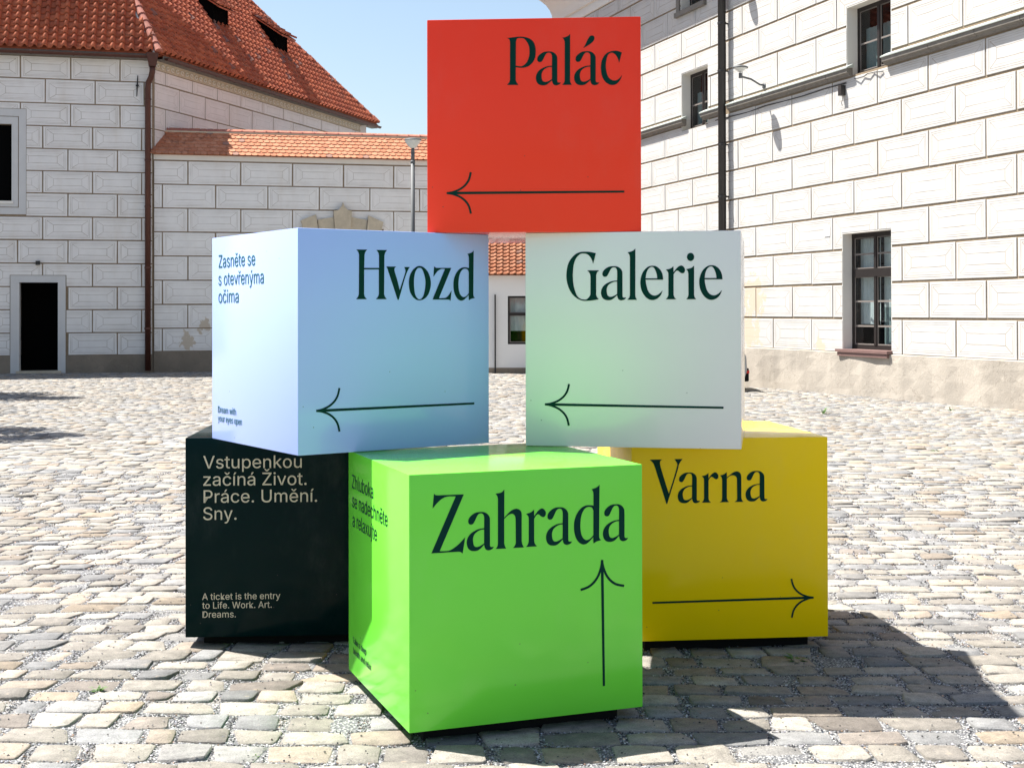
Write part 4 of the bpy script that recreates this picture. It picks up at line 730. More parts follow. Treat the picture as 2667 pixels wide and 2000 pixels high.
INTER = {".":[188,[[[95,-4],[83,-3],[73,1],[63,9],[55,18],[51,29],[50,41],[51,53],[55,64],[63,73],[73,81],[83,85],[95,87],[107,85],[118,81],[128,73],[135,64],[140,53],[141,41],[140,29],[135,18],[128,9],[118,1],[107,-3]]]],"A":[479,[[[16,0],[201,509],[276,509],[463,0],[395,0],[287,302],[280,323],[272,346],[264,372],[255,402],[244,438],[232,478],[245,478],[233,437],[222,402],[213,371],[204,345],[197,322],[191,302],[85,0]],[[110,142],[110,199],[370,199],[370,142]]]],"D":[502,[[[219,0],[96,0],[96,57],[215,57],[254,60],[288,68],[318,81],[343,99],[363,122],[379,149],[390,181],[397,216],[399,255],[397,294],[390,329],[379,361],[364,388],[344,410],[320,428],[291,441],[258,449],[221,452],[93,452],[93,509],[225,509],[273,505],[315,495],[353,478],[385,455],[412,426],[433,391],[449,351],[458,306],[462,255],[458,205],[449,159],[433,119],[411,83],[384,54],[351,31],[312,14],[268,3]],[[125,509],[125,0],[60,0],[60,509]]]],"L":[393,[[[60,0],[60,509],[125,509],[125,57],[361,57],[361,0]]]],"P":[444,[[[60,0],[60,509],[235,509],[272,506],[305,499],[332,487],[356,471],[375,452],[390,430],[400,404],[407,377],[409,348],[407,318],[400,291],[390,265],[375,243],[356,223],[332,207],[305,195],[272,188],[235,186],[109,186],[109,242],[233,242],[257,244],[279,248],[297,256],[312,266],[324,279],[333,294],[339,310],[343,328],[344,348],[343,367],[339,385],[333,402],[324,416],[312,428],[297,439],[279,446],[257,451],[232,452],[125,452],[125,0]]]],"S":[446,[[[224,-9],[188,-7],[156,-1],[128,9],[102,23],[81,40],[64,60],[51,83],[42,109],[38,137],[104,137],[108,118],[114,102],[123,88],[136,76],[150,66],[166,59],[185,53],[204,50],[224,49],[246,50],[267,54],[286,60],[303,69],[317,79],[329,92],[338,106],[344,122],[346,139],[344,154],[340,168],[332,179],[322,189],[310,197],[296,205],[280,211],[263,217],[245,222],[184,239],[145,253],[112,269],[86,289],[67,313],[56,341],[52,372],[54,400],[62,425],[75,448],[92,468],[113,484],[138,498],[165,508],[195,514],[227,516],[259,514],[289,508],[316,498],[340,484],[360,468],[377,449],[390,427],[398,403],[401,378],[337,378],[332,402],[320,421],[302,437],[280,449],[254,456],[225,459],[204,457],[185,454],[167,448],[152,440],[139,430],[129,418],[121,405],[117,391],[115,376],[117,359],[122,345],[131,334],[142,324],[155,315],[169,308],[184,302],[198,297],[212,293],[264,279],[279,275],[295,270],[312,264],[328,256],[344,248],[359,238],[372,226],[384,213],[395,198],[402,180],[407,161],[408,139],[406,112],[399,87],[386,64],[370,43],[349,25],[323,11],[294,0],[261,-7]]]],"T":[448,[[[32,452],[32,509],[417,509],[417,452],[257,452],[257,0],[193,0],[193,452]]]],"U":[517,[[[259,-8],[220,-6],[186,2],[154,15],[126,33],[103,55],[85,80],[71,108],[63,140],[60,173],[60,509],[124,509],[124,178],[126,155],[132,133],[141,113],[153,95],[169,80],[187,68],[208,59],[232,53],[259,52],[285,53],[309,59],[331,68],[349,80],[364,95],[377,113],[385,133],[391,155],[393,178],[393,509],[457,509],[457,173],[454,140],[446,108],[433,80],[414,55],[391,33],[363,15],[332,2],[297,-6]]]],"V":[479,[[[204,0],[16,509],[84,509],[192,206],[199,187],[207,164],[215,137],[225,106],[236,71],[248,31],[235,31],[247,71],[257,107],[267,138],[276,165],[283,187],[290,206],[395,509],[463,509],[278,0]]]],"W":[686,[[[155,0],[16,509],[82,509],[163,196],[167,179],[172,162],[175,145],[187,94],[190,76],[194,58],[197,40],[189,40],[193,58],[196,76],[200,94],[203,111],[207,128],[211,145],[224,196],[306,509],[380,509],[462,196],[466,179],[470,162],[474,145],[486,94],[490,76],[494,58],[497,40],[488,40],[492,58],[495,76],[499,94],[503,111],[506,128],[510,145],[523,196],[603,509],[670,509],[530,0],[455,0],[368,323],[362,345],[357,368],[351,391],[346,417],[341,445],[336,475],[350,475],[345,446],[340,420],[335,395],[330,371],[324,347],[318,323],[230,0]]]],"Z":[438,[[[42,0],[42,46],[273,385],[284,400],[295,415],[306,431],[318,446],[329,461],[341,476],[348,454],[327,453],[306,453],[285,452],[265,452],[244,452],[223,452],[40,452],[40,509],[397,509],[397,462],[169,129],[157,113],[146,97],[134,81],[97,33],[90,54],[111,55],[131,56],[152,57],[173,57],[193,57],[214,57],[399,57],[399,0]]]],"a":[389,[[[160,-9],[137,-7],[115,-3],[94,5],[76,15],[60,29],[48,45],[38,63],[32,84],[30,108],[32,128],[36,146],[43,161],[53,174],[64,184],[78,193],[92,200],[108,206],[125,211],[143,214],[161,217],[178,220],[234,227],[247,229],[257,231],[265,235],[271,240],[274,246],[276,255],[276,257],[275,272],[272,285],[267,297],[260,307],[251,315],[240,322],[227,327],[212,330],[196,331],[178,330],[163,327],[149,322],[137,316],[127,309],[118,301],[110,292],[104,283],[100,274],[41,291],[51,313],[64,331],[79,346],[95,358],[114,368],[133,375],[153,380],[173,383],[194,384],[208,384],[223,382],[239,379],[255,375],[271,369],[286,360],[300,350],[312,336],[322,320],[330,301],[335,278],[337,251],[337,0],[277,0],[277,52],[272,52],[267,43],[260,34],[252,25],[242,16],[229,8],[215,1],[199,-4],[181,-7]],[[170,45],[192,47],[211,51],[228,59],[242,68],[254,80],[263,93],[270,108],[274,122],[276,138],[276,190],[272,187],[267,184],[259,182],[251,180],[241,178],[231,176],[200,171],[175,168],[161,166],[147,163],[134,159],[122,153],[112,147],[103,139],[97,130],[93,118],[92,105],[93,93],[96,82],[102,72],[109,64],[119,57],[130,52],[142,48],[156,46]]]],"b":[424,[[[229,-8],[208,-7],[189,-3],[172,4],[159,12],[147,21],[138,31],[130,41],[123,50],[118,59],[112,59],[112,0],[53,0],[53,509],[114,509],[114,319],[118,319],[123,327],[130,336],[137,346],[147,355],[158,364],[171,373],[188,379],[207,383],[229,384],[259,382],[287,374],[313,361],[335,342],[354,320],[370,293],[381,261],[388,227],[390,189],[388,151],[381,116],[370,84],[355,57],[336,34],[313,16],[288,3],[260,-6]],[[220,47],[242,49],[262,55],[279,66],[294,80],[306,97],[316,117],[323,139],[327,163],[328,189],[327,215],[323,239],[316,261],[307,281],[295,298],[280,311],[262,322],[243,328],[220,330],[198,328],[178,322],[161,312],[147,299],[134,282],[125,263],[118,241],[114,216],[113,189],[114,162],[118,138],[125,115],[135,95],[147,78],[162,65],[179,55],[198,49]]]],"c":[395,[[[207,-8],[174,-5],[144,3],[117,16],[93,35],[72,58],[56,85],[44,116],[37,150],[34,187],[37,225],[44,260],[56,291],[72,318],[93,341],[117,360],[144,374],[174,382],[207,384],[226,384],[243,381],[260,377],[276,371],[291,364],[305,356],[318,346],[330,335],[340,322],[349,308],[356,293],[362,277],[303,262],[300,272],[295,281],[290,289],[284,297],[278,304],[270,311],[261,316],[252,321],[242,325],[231,328],[220,329],[207,330],[184,328],[163,321],[145,310],[130,296],[118,278],[108,258],[102,236],[98,212],[96,187],[98,163],[102,139],[108,117],[118,97],[130,80],[145,66],[163,55],[184,49],[207,46],[220,47],[232,49],[243,52],[253,55],[262,60],[271,66],[279,73],[285,80],[292,89],[297,98],[301,107],[304,117],[363,102],[357,86],[350,70],[341,56],[331,43],[319,32],[306,21],[292,12],[277,5],[261,-1],[244,-5],[226,-7]]]],"d":[424,[[[195,-8],[165,-6],[137,3],[111,16],[89,34],[70,57],[55,84],[43,116],[36,151],[34,189],[36,227],[43,261],[55,293],[70,320],[89,342],[112,361],[137,374],[165,382],[196,384],[218,383],[237,379],[253,373],[267,364],[278,355],[287,346],[295,336],[301,327],[306,319],[311,319],[311,509],[372,509],[372,0],[313,0],[313,59],[307,59],[301,50],[295,41],[287,31],[277,21],[266,12],[252,4],[236,-3],[217,-7]],[[205,47],[226,49],[246,55],[263,65],[278,78],[290,95],[299,115],[306,138],[310,162],[312,189],[310,216],[306,241],[300,263],[290,282],[278,299],[263,312],[246,322],[227,328],[205,330],[182,328],[162,322],[145,311],[130,298],[118,281],[108,261],[102,239],[98,215],[96,189],[98,163],[102,139],[109,117],[118,97],[130,80],[145,66],[162,55],[182,49]]]],"e":[404,[[[212,-8],[177,-5],[145,3],[117,16],[92,35],[72,58],[56,85],[44,116],[37,150],[34,187],[36,224],[44,258],[55,290],[71,317],[91,340],[115,359],[142,373],[172,382],[205,384],[226,383],[246,380],[266,374],[285,366],[303,355],[319,341],[334,324],[347,305],[357,282],[365,256],[370,227],[371,194],[371,169],[75,169],[75,221],[338,221],[310,202],[308,226],[304,248],[298,269],[288,286],[277,301],[263,314],[246,323],[227,328],[205,330],[183,328],[164,323],[146,313],[131,301],[119,286],[109,270],[102,251],[97,231],[96,211],[96,178],[98,151],[102,127],[110,106],[121,88],[135,73],[151,61],[169,53],[190,48],[212,46],[227,47],[241,49],[254,53],[265,58],[276,65],[285,73],[294,82],[300,93],[306,105],[365,91],[358,72],[348,55],[335,39],[320,26],[302,14],[283,4],[261,-3],[237,-7]]]],"f":[253,[[[228,379],[228,327],[6,327],[6,379]],[[81,0],[81,432],[82,452],[87,470],[96,486],[107,499],[120,510],[135,519],[152,525],[169,529],[187,530],[201,530],[212,529],[222,527],[231,525],[238,523],[243,521],[227,468],[215,472],[209,473],[202,474],[195,474],[178,472],[164,468],[154,460],[147,449],[143,435],[142,419],[142,0]]]],"h":[410,[[[114,227],[114,0],[53,0],[53,509],[114,509],[114,287],[102,287],[116,319],[132,344],[152,362],[175,374],[200,382],[227,384],[252,383],[275,377],[295,369],[313,356],[328,340],[341,321],[350,298],[355,271],[357,240],[357,0],[296,0],[296,235],[293,263],[286,286],[273,304],[256,318],[235,326],[210,329],[192,328],[176,324],[161,317],[147,308],[136,297],[126,283],[119,266],[115,248]]]],"i":[166,[[[53,0],[53,379],[114,379],[114,0]],[[84,443],[73,444],[63,448],[54,455],[47,463],[43,472],[41,483],[43,494],[47,504],[54,512],[63,518],[73,522],[84,524],[95,522],[105,518],[114,512],[121,504],[125,494],[126,483],[125,472],[121,463],[114,455],[105,448],[95,444]]]],"j":[166,[[[53,379],[114,379],[114,-30],[112,-52],[108,-72],[102,-90],[92,-106],[80,-119],[65,-129],[47,-137],[27,-141],[4,-143],[-10,-143],[-10,-87],[2,-87],[18,-85],[31,-80],[40,-72],[47,-61],[51,-46],[53,-29]],[[83,443],[72,444],[62,448],[53,455],[47,463],[42,472],[41,483],[42,494],[47,504],[53,512],[62,518],[72,522],[83,524],[95,522],[105,518],[114,512],[120,504],[125,494],[126,483],[125,472],[120,463],[114,455],[105,448],[95,444]]]],"k":[380,[[[110,137],[110,212],[121,212],[284,379],[360,379],[184,199],[177,199]],[[53,0],[53,509],[114,509],[114,0]],[[294,0],[148,186],[191,229],[372,0]]]],"l":[189,[[[139,-2],[112,0],[91,8],[74,20],[62,37],[55,59],[53,84],[53,509],[114,509],[114,99],[114,83],[117,71],[120,62],[126,57],[135,53],[146,52],[160,53],[170,54],[181,3],[162,-1],[154,-2],[147,-2]]]],"m":[610,[[[53,0],[53,379],[112,379],[112,295],[108,295],[114,314],[122,331],[132,346],[144,358],[158,368],[172,376],[187,382],[203,385],[219,386],[245,383],[268,375],[287,361],[303,342],[314,320],[321,295],[312,295],[318,312],[326,329],[337,343],[350,356],[364,366],[381,375],[398,381],[417,385],[437,386],[458,385],[478,380],[497,372],[514,361],[529,346],[541,328],[550,307],[555,283],[557,255],[557,0],[496,0],[496,254],[493,279],[485,298],[473,313],[456,323],[438,329],[419,330],[402,329],[387,326],[374,320],[363,312],[353,302],[345,290],[340,277],[336,263],[335,247],[335,0],[274,0],[274,260],[272,280],[265,297],[253,311],[238,322],[220,328],[199,330],[185,329],[171,326],[158,320],[145,312],[135,302],[126,289],[119,274],[115,257],[114,238],[114,0]]]],"n":[409,[[[114,227],[114,0],[53,0],[53,379],[112,379],[112,287],[102,287],[116,319],[132,344],[152,362],[175,374],[200,382],[227,384],[252,383],[275,377],[295,369],[313,356],[328,340],[341,321],[350,298],[355,271],[357,240],[357,0],[296,0],[296,235],[293,263],[286,286],[273,304],[256,318],[235,326],[210,329],[192,328],[176,324],[161,317],[147,308],[136,297],[126,283],[119,266],[115,248]]]],"o":[415,[[[207,-8],[174,-5],[144,3],[117,16],[93,35],[72,58],[56,85],[44,116],[37,150],[34,187],[37,225],[44,260],[56,291],[72,318],[93,341],[117,360],[144,374],[174,382],[207,384],[241,382],[271,374],[299,360],[323,341],[343,318],[359,291],[371,260],[379,225],[381,187],[379,150],[371,116],[359,85],[343,58],[323,35],[299,16],[271,3],[241,-5]],[[207,46],[231,49],[252,55],[270,66],[285,80],[298,97],[307,117],[314,139],[318,163],[319,187],[318,212],[314,236],[307,258],[298,278],[285,296],[270,310],[252,321],[231,328],[207,330],[184,328],[163,321],[145,310],[130,296],[118,278],[108,258],[102,236],[98,212],[96,187],[98,163],[102,139],[108,117],[118,97],[130,80],[145,66],[163,55],[184,49]]]],"p":[424,[[[53,-143],[53,379],[112,379],[112,319],[118,319],[123,327],[130,336],[137,346],[147,355],[158,364],[171,373],[188,379],[207,383],[229,384],[259,382],[287,374],[313,361],[335,342],[354,320],[370,293],[381,261],[388,227],[390,189],[388,151],[381,116],[370,84],[355,57],[336,34],[313,16],[288,3],[260,-6],[229,-8],[208,-7],[189,-3],[173,4],[159,12],[147,21],[138,31],[130,41],[124,50],[118,59],[114,59],[114,-143]],[[220,47],[242,49],[262,55],[279,66],[294,80],[306,97],[316,117],[323,139],[327,163],[328,189],[327,215],[323,239],[316,261],[307,281],[295,298],[280,311],[262,322],[243,328],[220,330],[198,328],[178,322],[161,312],[147,299],[134,282],[125,263],[118,241],[114,216],[113,189],[114,162],[118,138],[125,115],[135,95],[147,78],[162,65],[179,55],[198,49]]]],"r":[259,[[[53,0],[53,379],[112,379],[112,321],[115,321],[124,339],[137,354],[152,367],[171,377],[191,383],[213,385],[229,384],[243,384],[243,322],[230,324],[223,325],[215,326],[207,326],[190,324],[174,321],[159,315],[146,306],[135,296],[126,284],[119,269],[115,254],[114,237],[114,0]]]],"s":[365,[[[182,-8],[157,-7],[133,-3],[112,3],[93,12],[76,24],[62,38],[50,54],[41,73],[36,94],[94,107],[101,87],[111,72],[124,60],[141,52],[160,47],[181,45],[206,47],[227,53],[244,62],[258,74],[265,88],[268,103],[266,115],[262,126],[254,136],[243,144],[229,150],[212,155],[149,170],[118,180],[92,192],[72,208],[58,227],[50,249],[47,274],[49,295],[55,314],[65,332],[79,347],[95,360],[115,370],[137,378],[161,383],[187,384],[212,383],[234,379],[254,372],[271,363],[286,352],[299,339],[309,324],[318,308],[324,290],[268,277],[262,291],[254,304],[243,316],[228,325],[210,331],[187,333],[166,331],[147,326],[131,317],[119,305],[111,292],[109,277],[110,264],[115,253],[124,243],[136,235],[152,229],[172,223],[229,209],[261,200],[287,187],[306,171],[320,153],[328,131],[331,107],[329,85],[323,65],[312,47],[298,31],[281,18],[260,6],[236,-2],[210,-7]]]],"t":[227,[[[204,379],[204,327],[6,327],[6,379]],[[65,471],[126,471],[126,98],[127,83],[130,70],[136,61],[144,55],[156,51],[170,50],[185,51],[202,54],[213,2],[207,0],[200,-2],[192,-3],[184,-3],[176,-4],[168,-4],[138,-1],[113,7],[92,21],[77,41],[68,64],[65,93]]]],"u":[410,[[[182,-5],[158,-3],[135,2],[115,11],[97,23],[82,39],[69,59],[60,82],[54,109],[53,139],[53,379],[114,379],[114,144],[116,117],[124,94],[137,75],[154,61],[175,53],[200,50],[218,51],[234,55],[249,62],[263,71],[274,83],[283,97],[290,113],[295,132],[296,153],[296,379],[357,379],[357,0],[298,0],[298,92],[307,92],[294,60],[277,35],[257,17],[234,5],[209,-3]]]],"v":[389,[[[163,0],[17,379],[84,379],[165,155],[173,132],[180,110],[187,87],[193,64],[199,42],[206,21],[184,21],[191,42],[197,64],[203,87],[209,110],[216,132],[224,155],[305,379],[371,379],[226,0]]]],"w":[567,[[[138,0],[23,379],[87,379],[133,214],[140,190],[147,164],[154,137],[161,107],[168,75],[175,41],[165,41],[172,74],[179,105],[186,135],[192,163],[199,189],[206,214],[252,379],[316,379],[362,214],[368,189],[375,163],[382,136],[388,106],[395,75],[402,41],[391,41],[399,75],[406,106],[413,135],[420,163],[427,189],[434,214],[480,379],[545,379],[429,0],[368,0],[319,172],[305,225],[300,243],[295,262],[291,280],[277,338],[291,338],[277,280],[263,225],[258,207],[253,189],[248,172],[199,0]]]],"x":[378,[[[21,0],[171,218],[171,171],[29,379],[100,379],[147,306],[159,287],[170,270],[179,253],[188,237],[198,221],[207,206],[175,206],[185,221],[194,237],[202,253],[211,270],[222,287],[233,306],[282,379],[352,379],[209,169],[209,214],[358,0],[287,0],[231,85],[219,103],[209,120],[200,136],[191,152],[182,167],[173,182],[205,182],[195,167],[187,152],[178,136],[170,120],[160,103],[148,85],[91,0]]]],"y":[389,[[[47,-139],[61,-86],[71,-87],[83,-89],[94,-90],[104,-89],[113,-86],[122,-81],[130,-74],[138,-64],[145,-51],[151,-36],[163,-1],[17,379],[84,379],[165,155],[173,132],[180,109],[187,87],[193,64],[199,42],[206,21],[184,21],[190,42],[196,64],[202,87],[209,110],[216,132],[224,155],[305,379],[371,379],[204,-58],[196,-77],[187,-93],[177,-107],[165,-119],[153,-128],[139,-136],[125,-141],[109,-144],[91,-145],[82,-145],[73,-144],[65,-143],[57,-142],[52,-140]]]],"z":[380,[[[42,0],[42,46],[254,320],[254,323],[48,323],[48,379],[333,379],[333,331],[126,60],[126,56],[339,56],[339,0]]]],"á":[389,[[[160,-9],[137,-7],[115,-3],[94,5],[76,15],[60,29],[48,45],[38,63],[32,84],[30,108],[32,128],[36,146],[43,161],[53,174],[64,184],[78,193],[92,200],[108,206],[125,211],[143,214],[161,217],[178,220],[234,227],[247,229],[257,231],[265,235],[271,240],[274,246],[276,255],[276,257],[275,272],[272,285],[267,297],[260,307],[251,315],[240,322],[227,327],[212,330],[196,331],[178,330],[163,327],[149,322],[137,316],[127,309],[118,301],[110,292],[104,283],[100,274],[41,291],[51,313],[64,331],[79,346],[95,358],[114,368],[133,375],[153,380],[173,383],[194,384],[208,384],[223,382],[239,379],[255,375],[271,369],[286,360],[300,350],[312,336],[322,320],[330,301],[335,278],[337,251],[337,0],[277,0],[277,52],[272,52],[267,43],[260,34],[252,25],[242,16],[229,8],[215,1],[199,-4],[181,-7]],[[170,45],[192,47],[211,51],[228,59],[242,68],[254,80],[263,93],[270,108],[274,122],[276,138],[276,190],[272,187],[267,184],[259,182],[251,180],[241,178],[231,176],[200,171],[175,168],[161,166],[147,163],[134,159],[122,153],[112,147],[103,139],[97,130],[93,118],[92,105],[93,93],[96,82],[102,72],[109,64],[119,57],[130,52],[142,48],[156,46]],[[162,429],[210,529],[278,529],[212,429]]]],"í":[166,[[[53,0],[53,379],[114,379],[114,0]],[[57,429],[104,529],[173,529],[107,429]]]],"ý":[389,[[[47,-139],[61,-86],[71,-87],[83,-89],[94,-90],[104,-89],[113,-86],[122,-81],[130,-74],[138,-64],[145,-51],[151,-36],[163,-1],[17,379],[84,379],[165,155],[173,132],[180,109],[187,87],[193,64],[199,42],[206,21],[184,21],[190,42],[196,64],[202,87],[209,110],[216,132],[224,155],[305,379],[371,379],[204,-58],[196,-77],[187,-93],[177,-107],[165,-119],[153,-128],[139,-136],[125,-141],[109,-144],[91,-145],[82,-145],[73,-144],[65,-143],[57,-142],[52,-140]],[[168,429],[215,529],[284,529],[218,429]]]],"č":[395,[[[207,-8],[174,-5],[144,3],[117,16],[93,35],[72,58],[56,85],[44,116],[37,150],[34,187],[37,225],[44,260],[56,291],[72,318],[93,341],[117,360],[144,374],[174,382],[207,384],[226,384],[243,381],[260,377],[276,371],[291,364],[305,356],[318,346],[330,335],[340,322],[349,308],[356,293],[362,277],[303,262],[300,272],[295,281],[290,289],[284,297],[278,304],[270,311],[261,316],[252,321],[242,325],[231,328],[220,329],[207,330],[184,328],[163,321],[145,310],[130,296],[118,278],[108,258],[102,236],[98,212],[96,187],[98,163],[102,139],[108,117],[118,97],[130,80],[145,66],[163,55],[184,49],[207,46],[220,47],[232,49],[243,52],[253,55],[262,60],[271,66],[279,73],[285,80],[292,89],[297,98],[301,107],[304,117],[363,102],[357,86],[350,70],[341,56],[331,43],[319,32],[306,21],[292,12],[277,5],[261,-1],[244,-5],[226,-7]],[[158,529],[207,469],[256,529],[317,529],[317,526],[236,435],[178,435],[98,526],[98,529]]]],"ě":[404,[[[212,-8],[177,-5],[145,3],[117,16],[92,35],[72,58],[56,85],[44,116],[37,150],[34,187],[36,224],[44,258],[55,290],[71,317],[91,340],[115,359],[142,373],[172,382],[205,384],[226,383],[246,380],[266,374],[285,366],[303,355],[319,341],[334,324],[347,305],[357,282],[365,256],[370,227],[371,194],[371,169],[75,169],[75,221],[338,221],[310,202],[308,226],[304,248],[298,269],[288,286],[277,301],[263,314],[246,323],[227,328],[205,330],[183,328],[164,323],[146,313],[131,301],[119,286],[109,270],[102,251],[97,231],[96,211],[96,178],[98,151],[102,127],[110,106],[121,88],[135,73],[151,61],[169,53],[190,48],[212,46],[227,47],[241,49],[254,53],[265,58],[276,65],[285,73],[294,82],[300,93],[306,105],[365,91],[358,72],[348,55],[335,39],[320,26],[302,14],[283,4],[261,-3],[237,-7]],[[155,529],[204,469],[252,529],[313,529],[313,526],[233,435],[175,435],[95,526],[95,529]]]],"ř":[259,[[[53,0],[53,379],[112,379],[112,321],[115,321],[124,339],[137,354],[152,367],[171,377],[191,383],[213,385],[229,384],[243,384],[243,322],[230,324],[223,325],[215,326],[207,326],[190,324],[174,321],[159,315],[146,306],[135,296],[126,284],[119,269],[115,254],[114,237],[114,0]],[[94,529],[143,469],[192,529],[253,529],[253,526],[172,435],[114,435],[34,526],[34,529]]]],"Ž":[438,[[[42,0],[42,46],[273,385],[284,400],[295,415],[306,431],[318,446],[329,461],[341,476],[348,454],[327,453],[306,453],[285,452],[265,452],[244,452],[223,452],[40,452],[40,509],[397,509],[397,462],[169,129],[157,113],[146,97],[134,81],[97,33],[90,54],[111,55],[131,56],[152,57],[173,57],[193,57],[214,57],[399,57],[399,0]],[[170,659],[219,599],[268,659],[329,659],[329,656],[248,565],[190,565],[110,656],[110,659]]]]," ":[188,[]]}
# ------------------------------------------------------------------ the six sign cubes
def spline(L, sub=4):
    n = len(L); cs = [i for i, q in enumerate(L) if q[2]]
    def cr(p0, p1, p2, p3, t): return .5*((2*p1)+(-p0+p2)*t+(2*p0-5*p1+4*p2-p3)*t*t+(-p0+3*p1-3*p2+p3)*t**3)
    out = []
    if not cs:
        for i in range(n):
            P = [L[(i+k-1) % n] for k in range(4)]
            for t in range(sub): out.append(tuple(cr(P[0][j], P[1][j], P[2][j], P[3][j], t/sub) for j in (0, 1)))
        return out
    L = L[cs[0]:]+L[:cs[0]]; L.append(L[0]); cs = [i for i, q in enumerate(L) if q[2]]
    for a, b in zip(cs, cs[1:]):
        S = L[a:b+1]
        if len(S) == 2: out.append(S[0][:2]); continue
        e0 = (2*S[0][0]-S[1][0], 2*S[0][1]-S[1][1]); e1 = (2*S[-1][0]-S[-2][0], 2*S[-1][1]-S[-2][1]); S2 = [e0]+[q[:2] for q in S]+[e1]
        for i in range(1, len(S2)-2):
            for t in range(sub): out.append(tuple(cr(S2[i-1][j], S2[i][j], S2[i+1][j], S2[i+2][j], t/sub) for j in (0, 1)))
    return out
def flat_print(contours, name, mat, parent, face, offset=0.):
    cu = bpy.data.curves.new('outline', 'CURVE'); cu.dimensions = '2D'; cu.fill_mode = 'BOTH'; cu.extrude = .0003; cu.offset = offset
    for c in contours:
        d = [c[0]]
        for q in c[1:]:
            if abs(q[0]-d[-1][0])+abs(q[1]-d[-1][1]) > 1e-5: d.append(q)
        sp = cu.splines.new('POLY'); sp.points.add(len(d)-1); sp.use_cyclic_u = True
        for i, q in enumerate(d): sp.points[i].co = (q[0], q[1], 0, 1)
    t = bpy.data.objects.new('outline', cu); C.collection.objects.link(t); bpy.context.view_layer.update()
    me = bpy.data.meshes.new_from_object(t.evaluated_get(bpy.context.evaluated_depsgraph_get())); bpy.data.objects.remove(t); bpy.data.curves.remove(cu)
    g = .0012
    if face == 'front': T = Matrix(((1, 0, 0, -.5), (0, 0, -1, -.5-g), (0, 1, 0, 0), (0, 0, 0, 1)))
    else: T = Matrix(((0, 0, -1, -.5-g), (-1, 0, 0, .5), (0, 1, 0, 0), (0, 0, 0, 1)))
    me.transform(T); me.name = name; me.materials.clear(); me.materials.append(mat)
    return link(name, me, parent)
def arrow(x0, z0, x1, z1):
    L = math.hypot(x1-x0, z1-z0); d = ((x1-x0)/L, (z1-z0)/L); h = .0047
    cl = [(0, 0), (.020, .0025), (.039, .0080), (.065, .0195), (.089, .0390), (.105, .0640), (.1135, .0970)]
    S = [(x, y, 0) for x, y in cl]; S[0] = (*cl[0], 1); S[-1] = (*cl[-1], 1)
    fine = []
    for i in range(len(cl)-1):
        for t in range(4):
            p = [cl[max(i-1, 0)], cl[i], cl[i+1], cl[min(i+2, len(cl)-1)]]; u = t/4
            fine.append(tuple(.5*((2*p[1][j])+(-p[0][j]+p[2][j])*u+(2*p[0][j]-5*p[1][j]+4*p[2][j]-p[3][j])*u*u+(-p[0][j]+3*p[1][j]-3*p[2][j]+p[3][j])*u**3) for j in (0, 1)))
    fine.append(cl[-1]); outer, inner = [], []
    for i, q in enumerate(fine):
        a, b = fine[max(i-1, 0)], fine[min(i+1, len(fine)-1)]; l = math.hypot(b[0]-a[0], b[1]-a[1]); n = (-(b[1]-a[1])/l, (b[0]-a[0])/l)
        outer.append((q[0]+n[0]*h, q[1]+n[1]*h)); inner.append((q[0]-n[0]*h, q[1]-n[1]*h))
    inner = [q for q in inner if q[1] > h]
    up = [(L, h)] + inner + outer[::-1]
    pts = up + [(x, -y) for x, y in reversed(up)]
    return [(x0+x*d[0]-y*d[1], z0+x*d[1]+y*d[0]) for x, y in pts]
CAPH = max(q[1] for q in INTER['Z'][1][0])/1000
def sans_line(s, x0, zb, width, cap):
    k = cap/CAPH; pen = 0.; cs = []
    for ch in s:
        adv, con = INTER[ch]
        for c in con: cs.append([((pen+x)/1000, y/1000) for x, y in c])
        pen += adv
    xs = [q[0] for c in cs for q in c]; a, b = min(xs), max(xs)
    return [[(x0+(q[0]-a)*width/(b-a), zb+q[1]*k) for q in c] for c in cs]
def glyphs(cs):
    bb = [(min(q[0] for q in c), max(q[0] for q in c), min(q[1] for q in c), max(q[1] for q in c)) for c in cs]
    out = {}
    for i, a in enumerate(bb):
        par = [j for j, b in enumerate(bb) if j != i and b[0] < a[0] and b[1] > a[1] and b[2] < a[2] and b[3] > a[3]]
        out.setdefault(par[0] if par else i, []).append(cs[i])
    return list(out.values())
CUBES = dict(red=(.13665, 6.79836, -.06994, 2), blue=(-.80519, 6.61585, .59465, 1), white=(.64662, 6.75013, -.1858, 1),
             dark=(-1.17125, 7.31149, .0592, 0), green=(-.1058, 5.87905, .35536, 0), yellow=(1.03286, 7.22866, .10644, 0))
COL = dict(red=(.98, .055, .025), blue=(.42, .555, 1.), white=(.80, .77, .745), dark=(.0008, .012, .012), green=(.175, .78, .055), yellow=(1., .66, .0))
LAB = dict(red='glossy red cube lettered Palác with a left arrow, topmost of the stack',
           blue='light blue cube lettered Hvozd with a left arrow, middle tier left',
           white='pale grey-green cube lettered Galerie with a left arrow, middle tier right',
           dark='very dark green cube with cream text about a ticket, bottom left of the stack',
           green='bright green cube lettered Zahrada with an upward arrow, front of the bottom tier',
           yellow='yellow cube lettered Varna with a right arrow, bottom right of the stack')
SANS = {'dark': 'front', 'blue': 'left', 'green': 'left'}
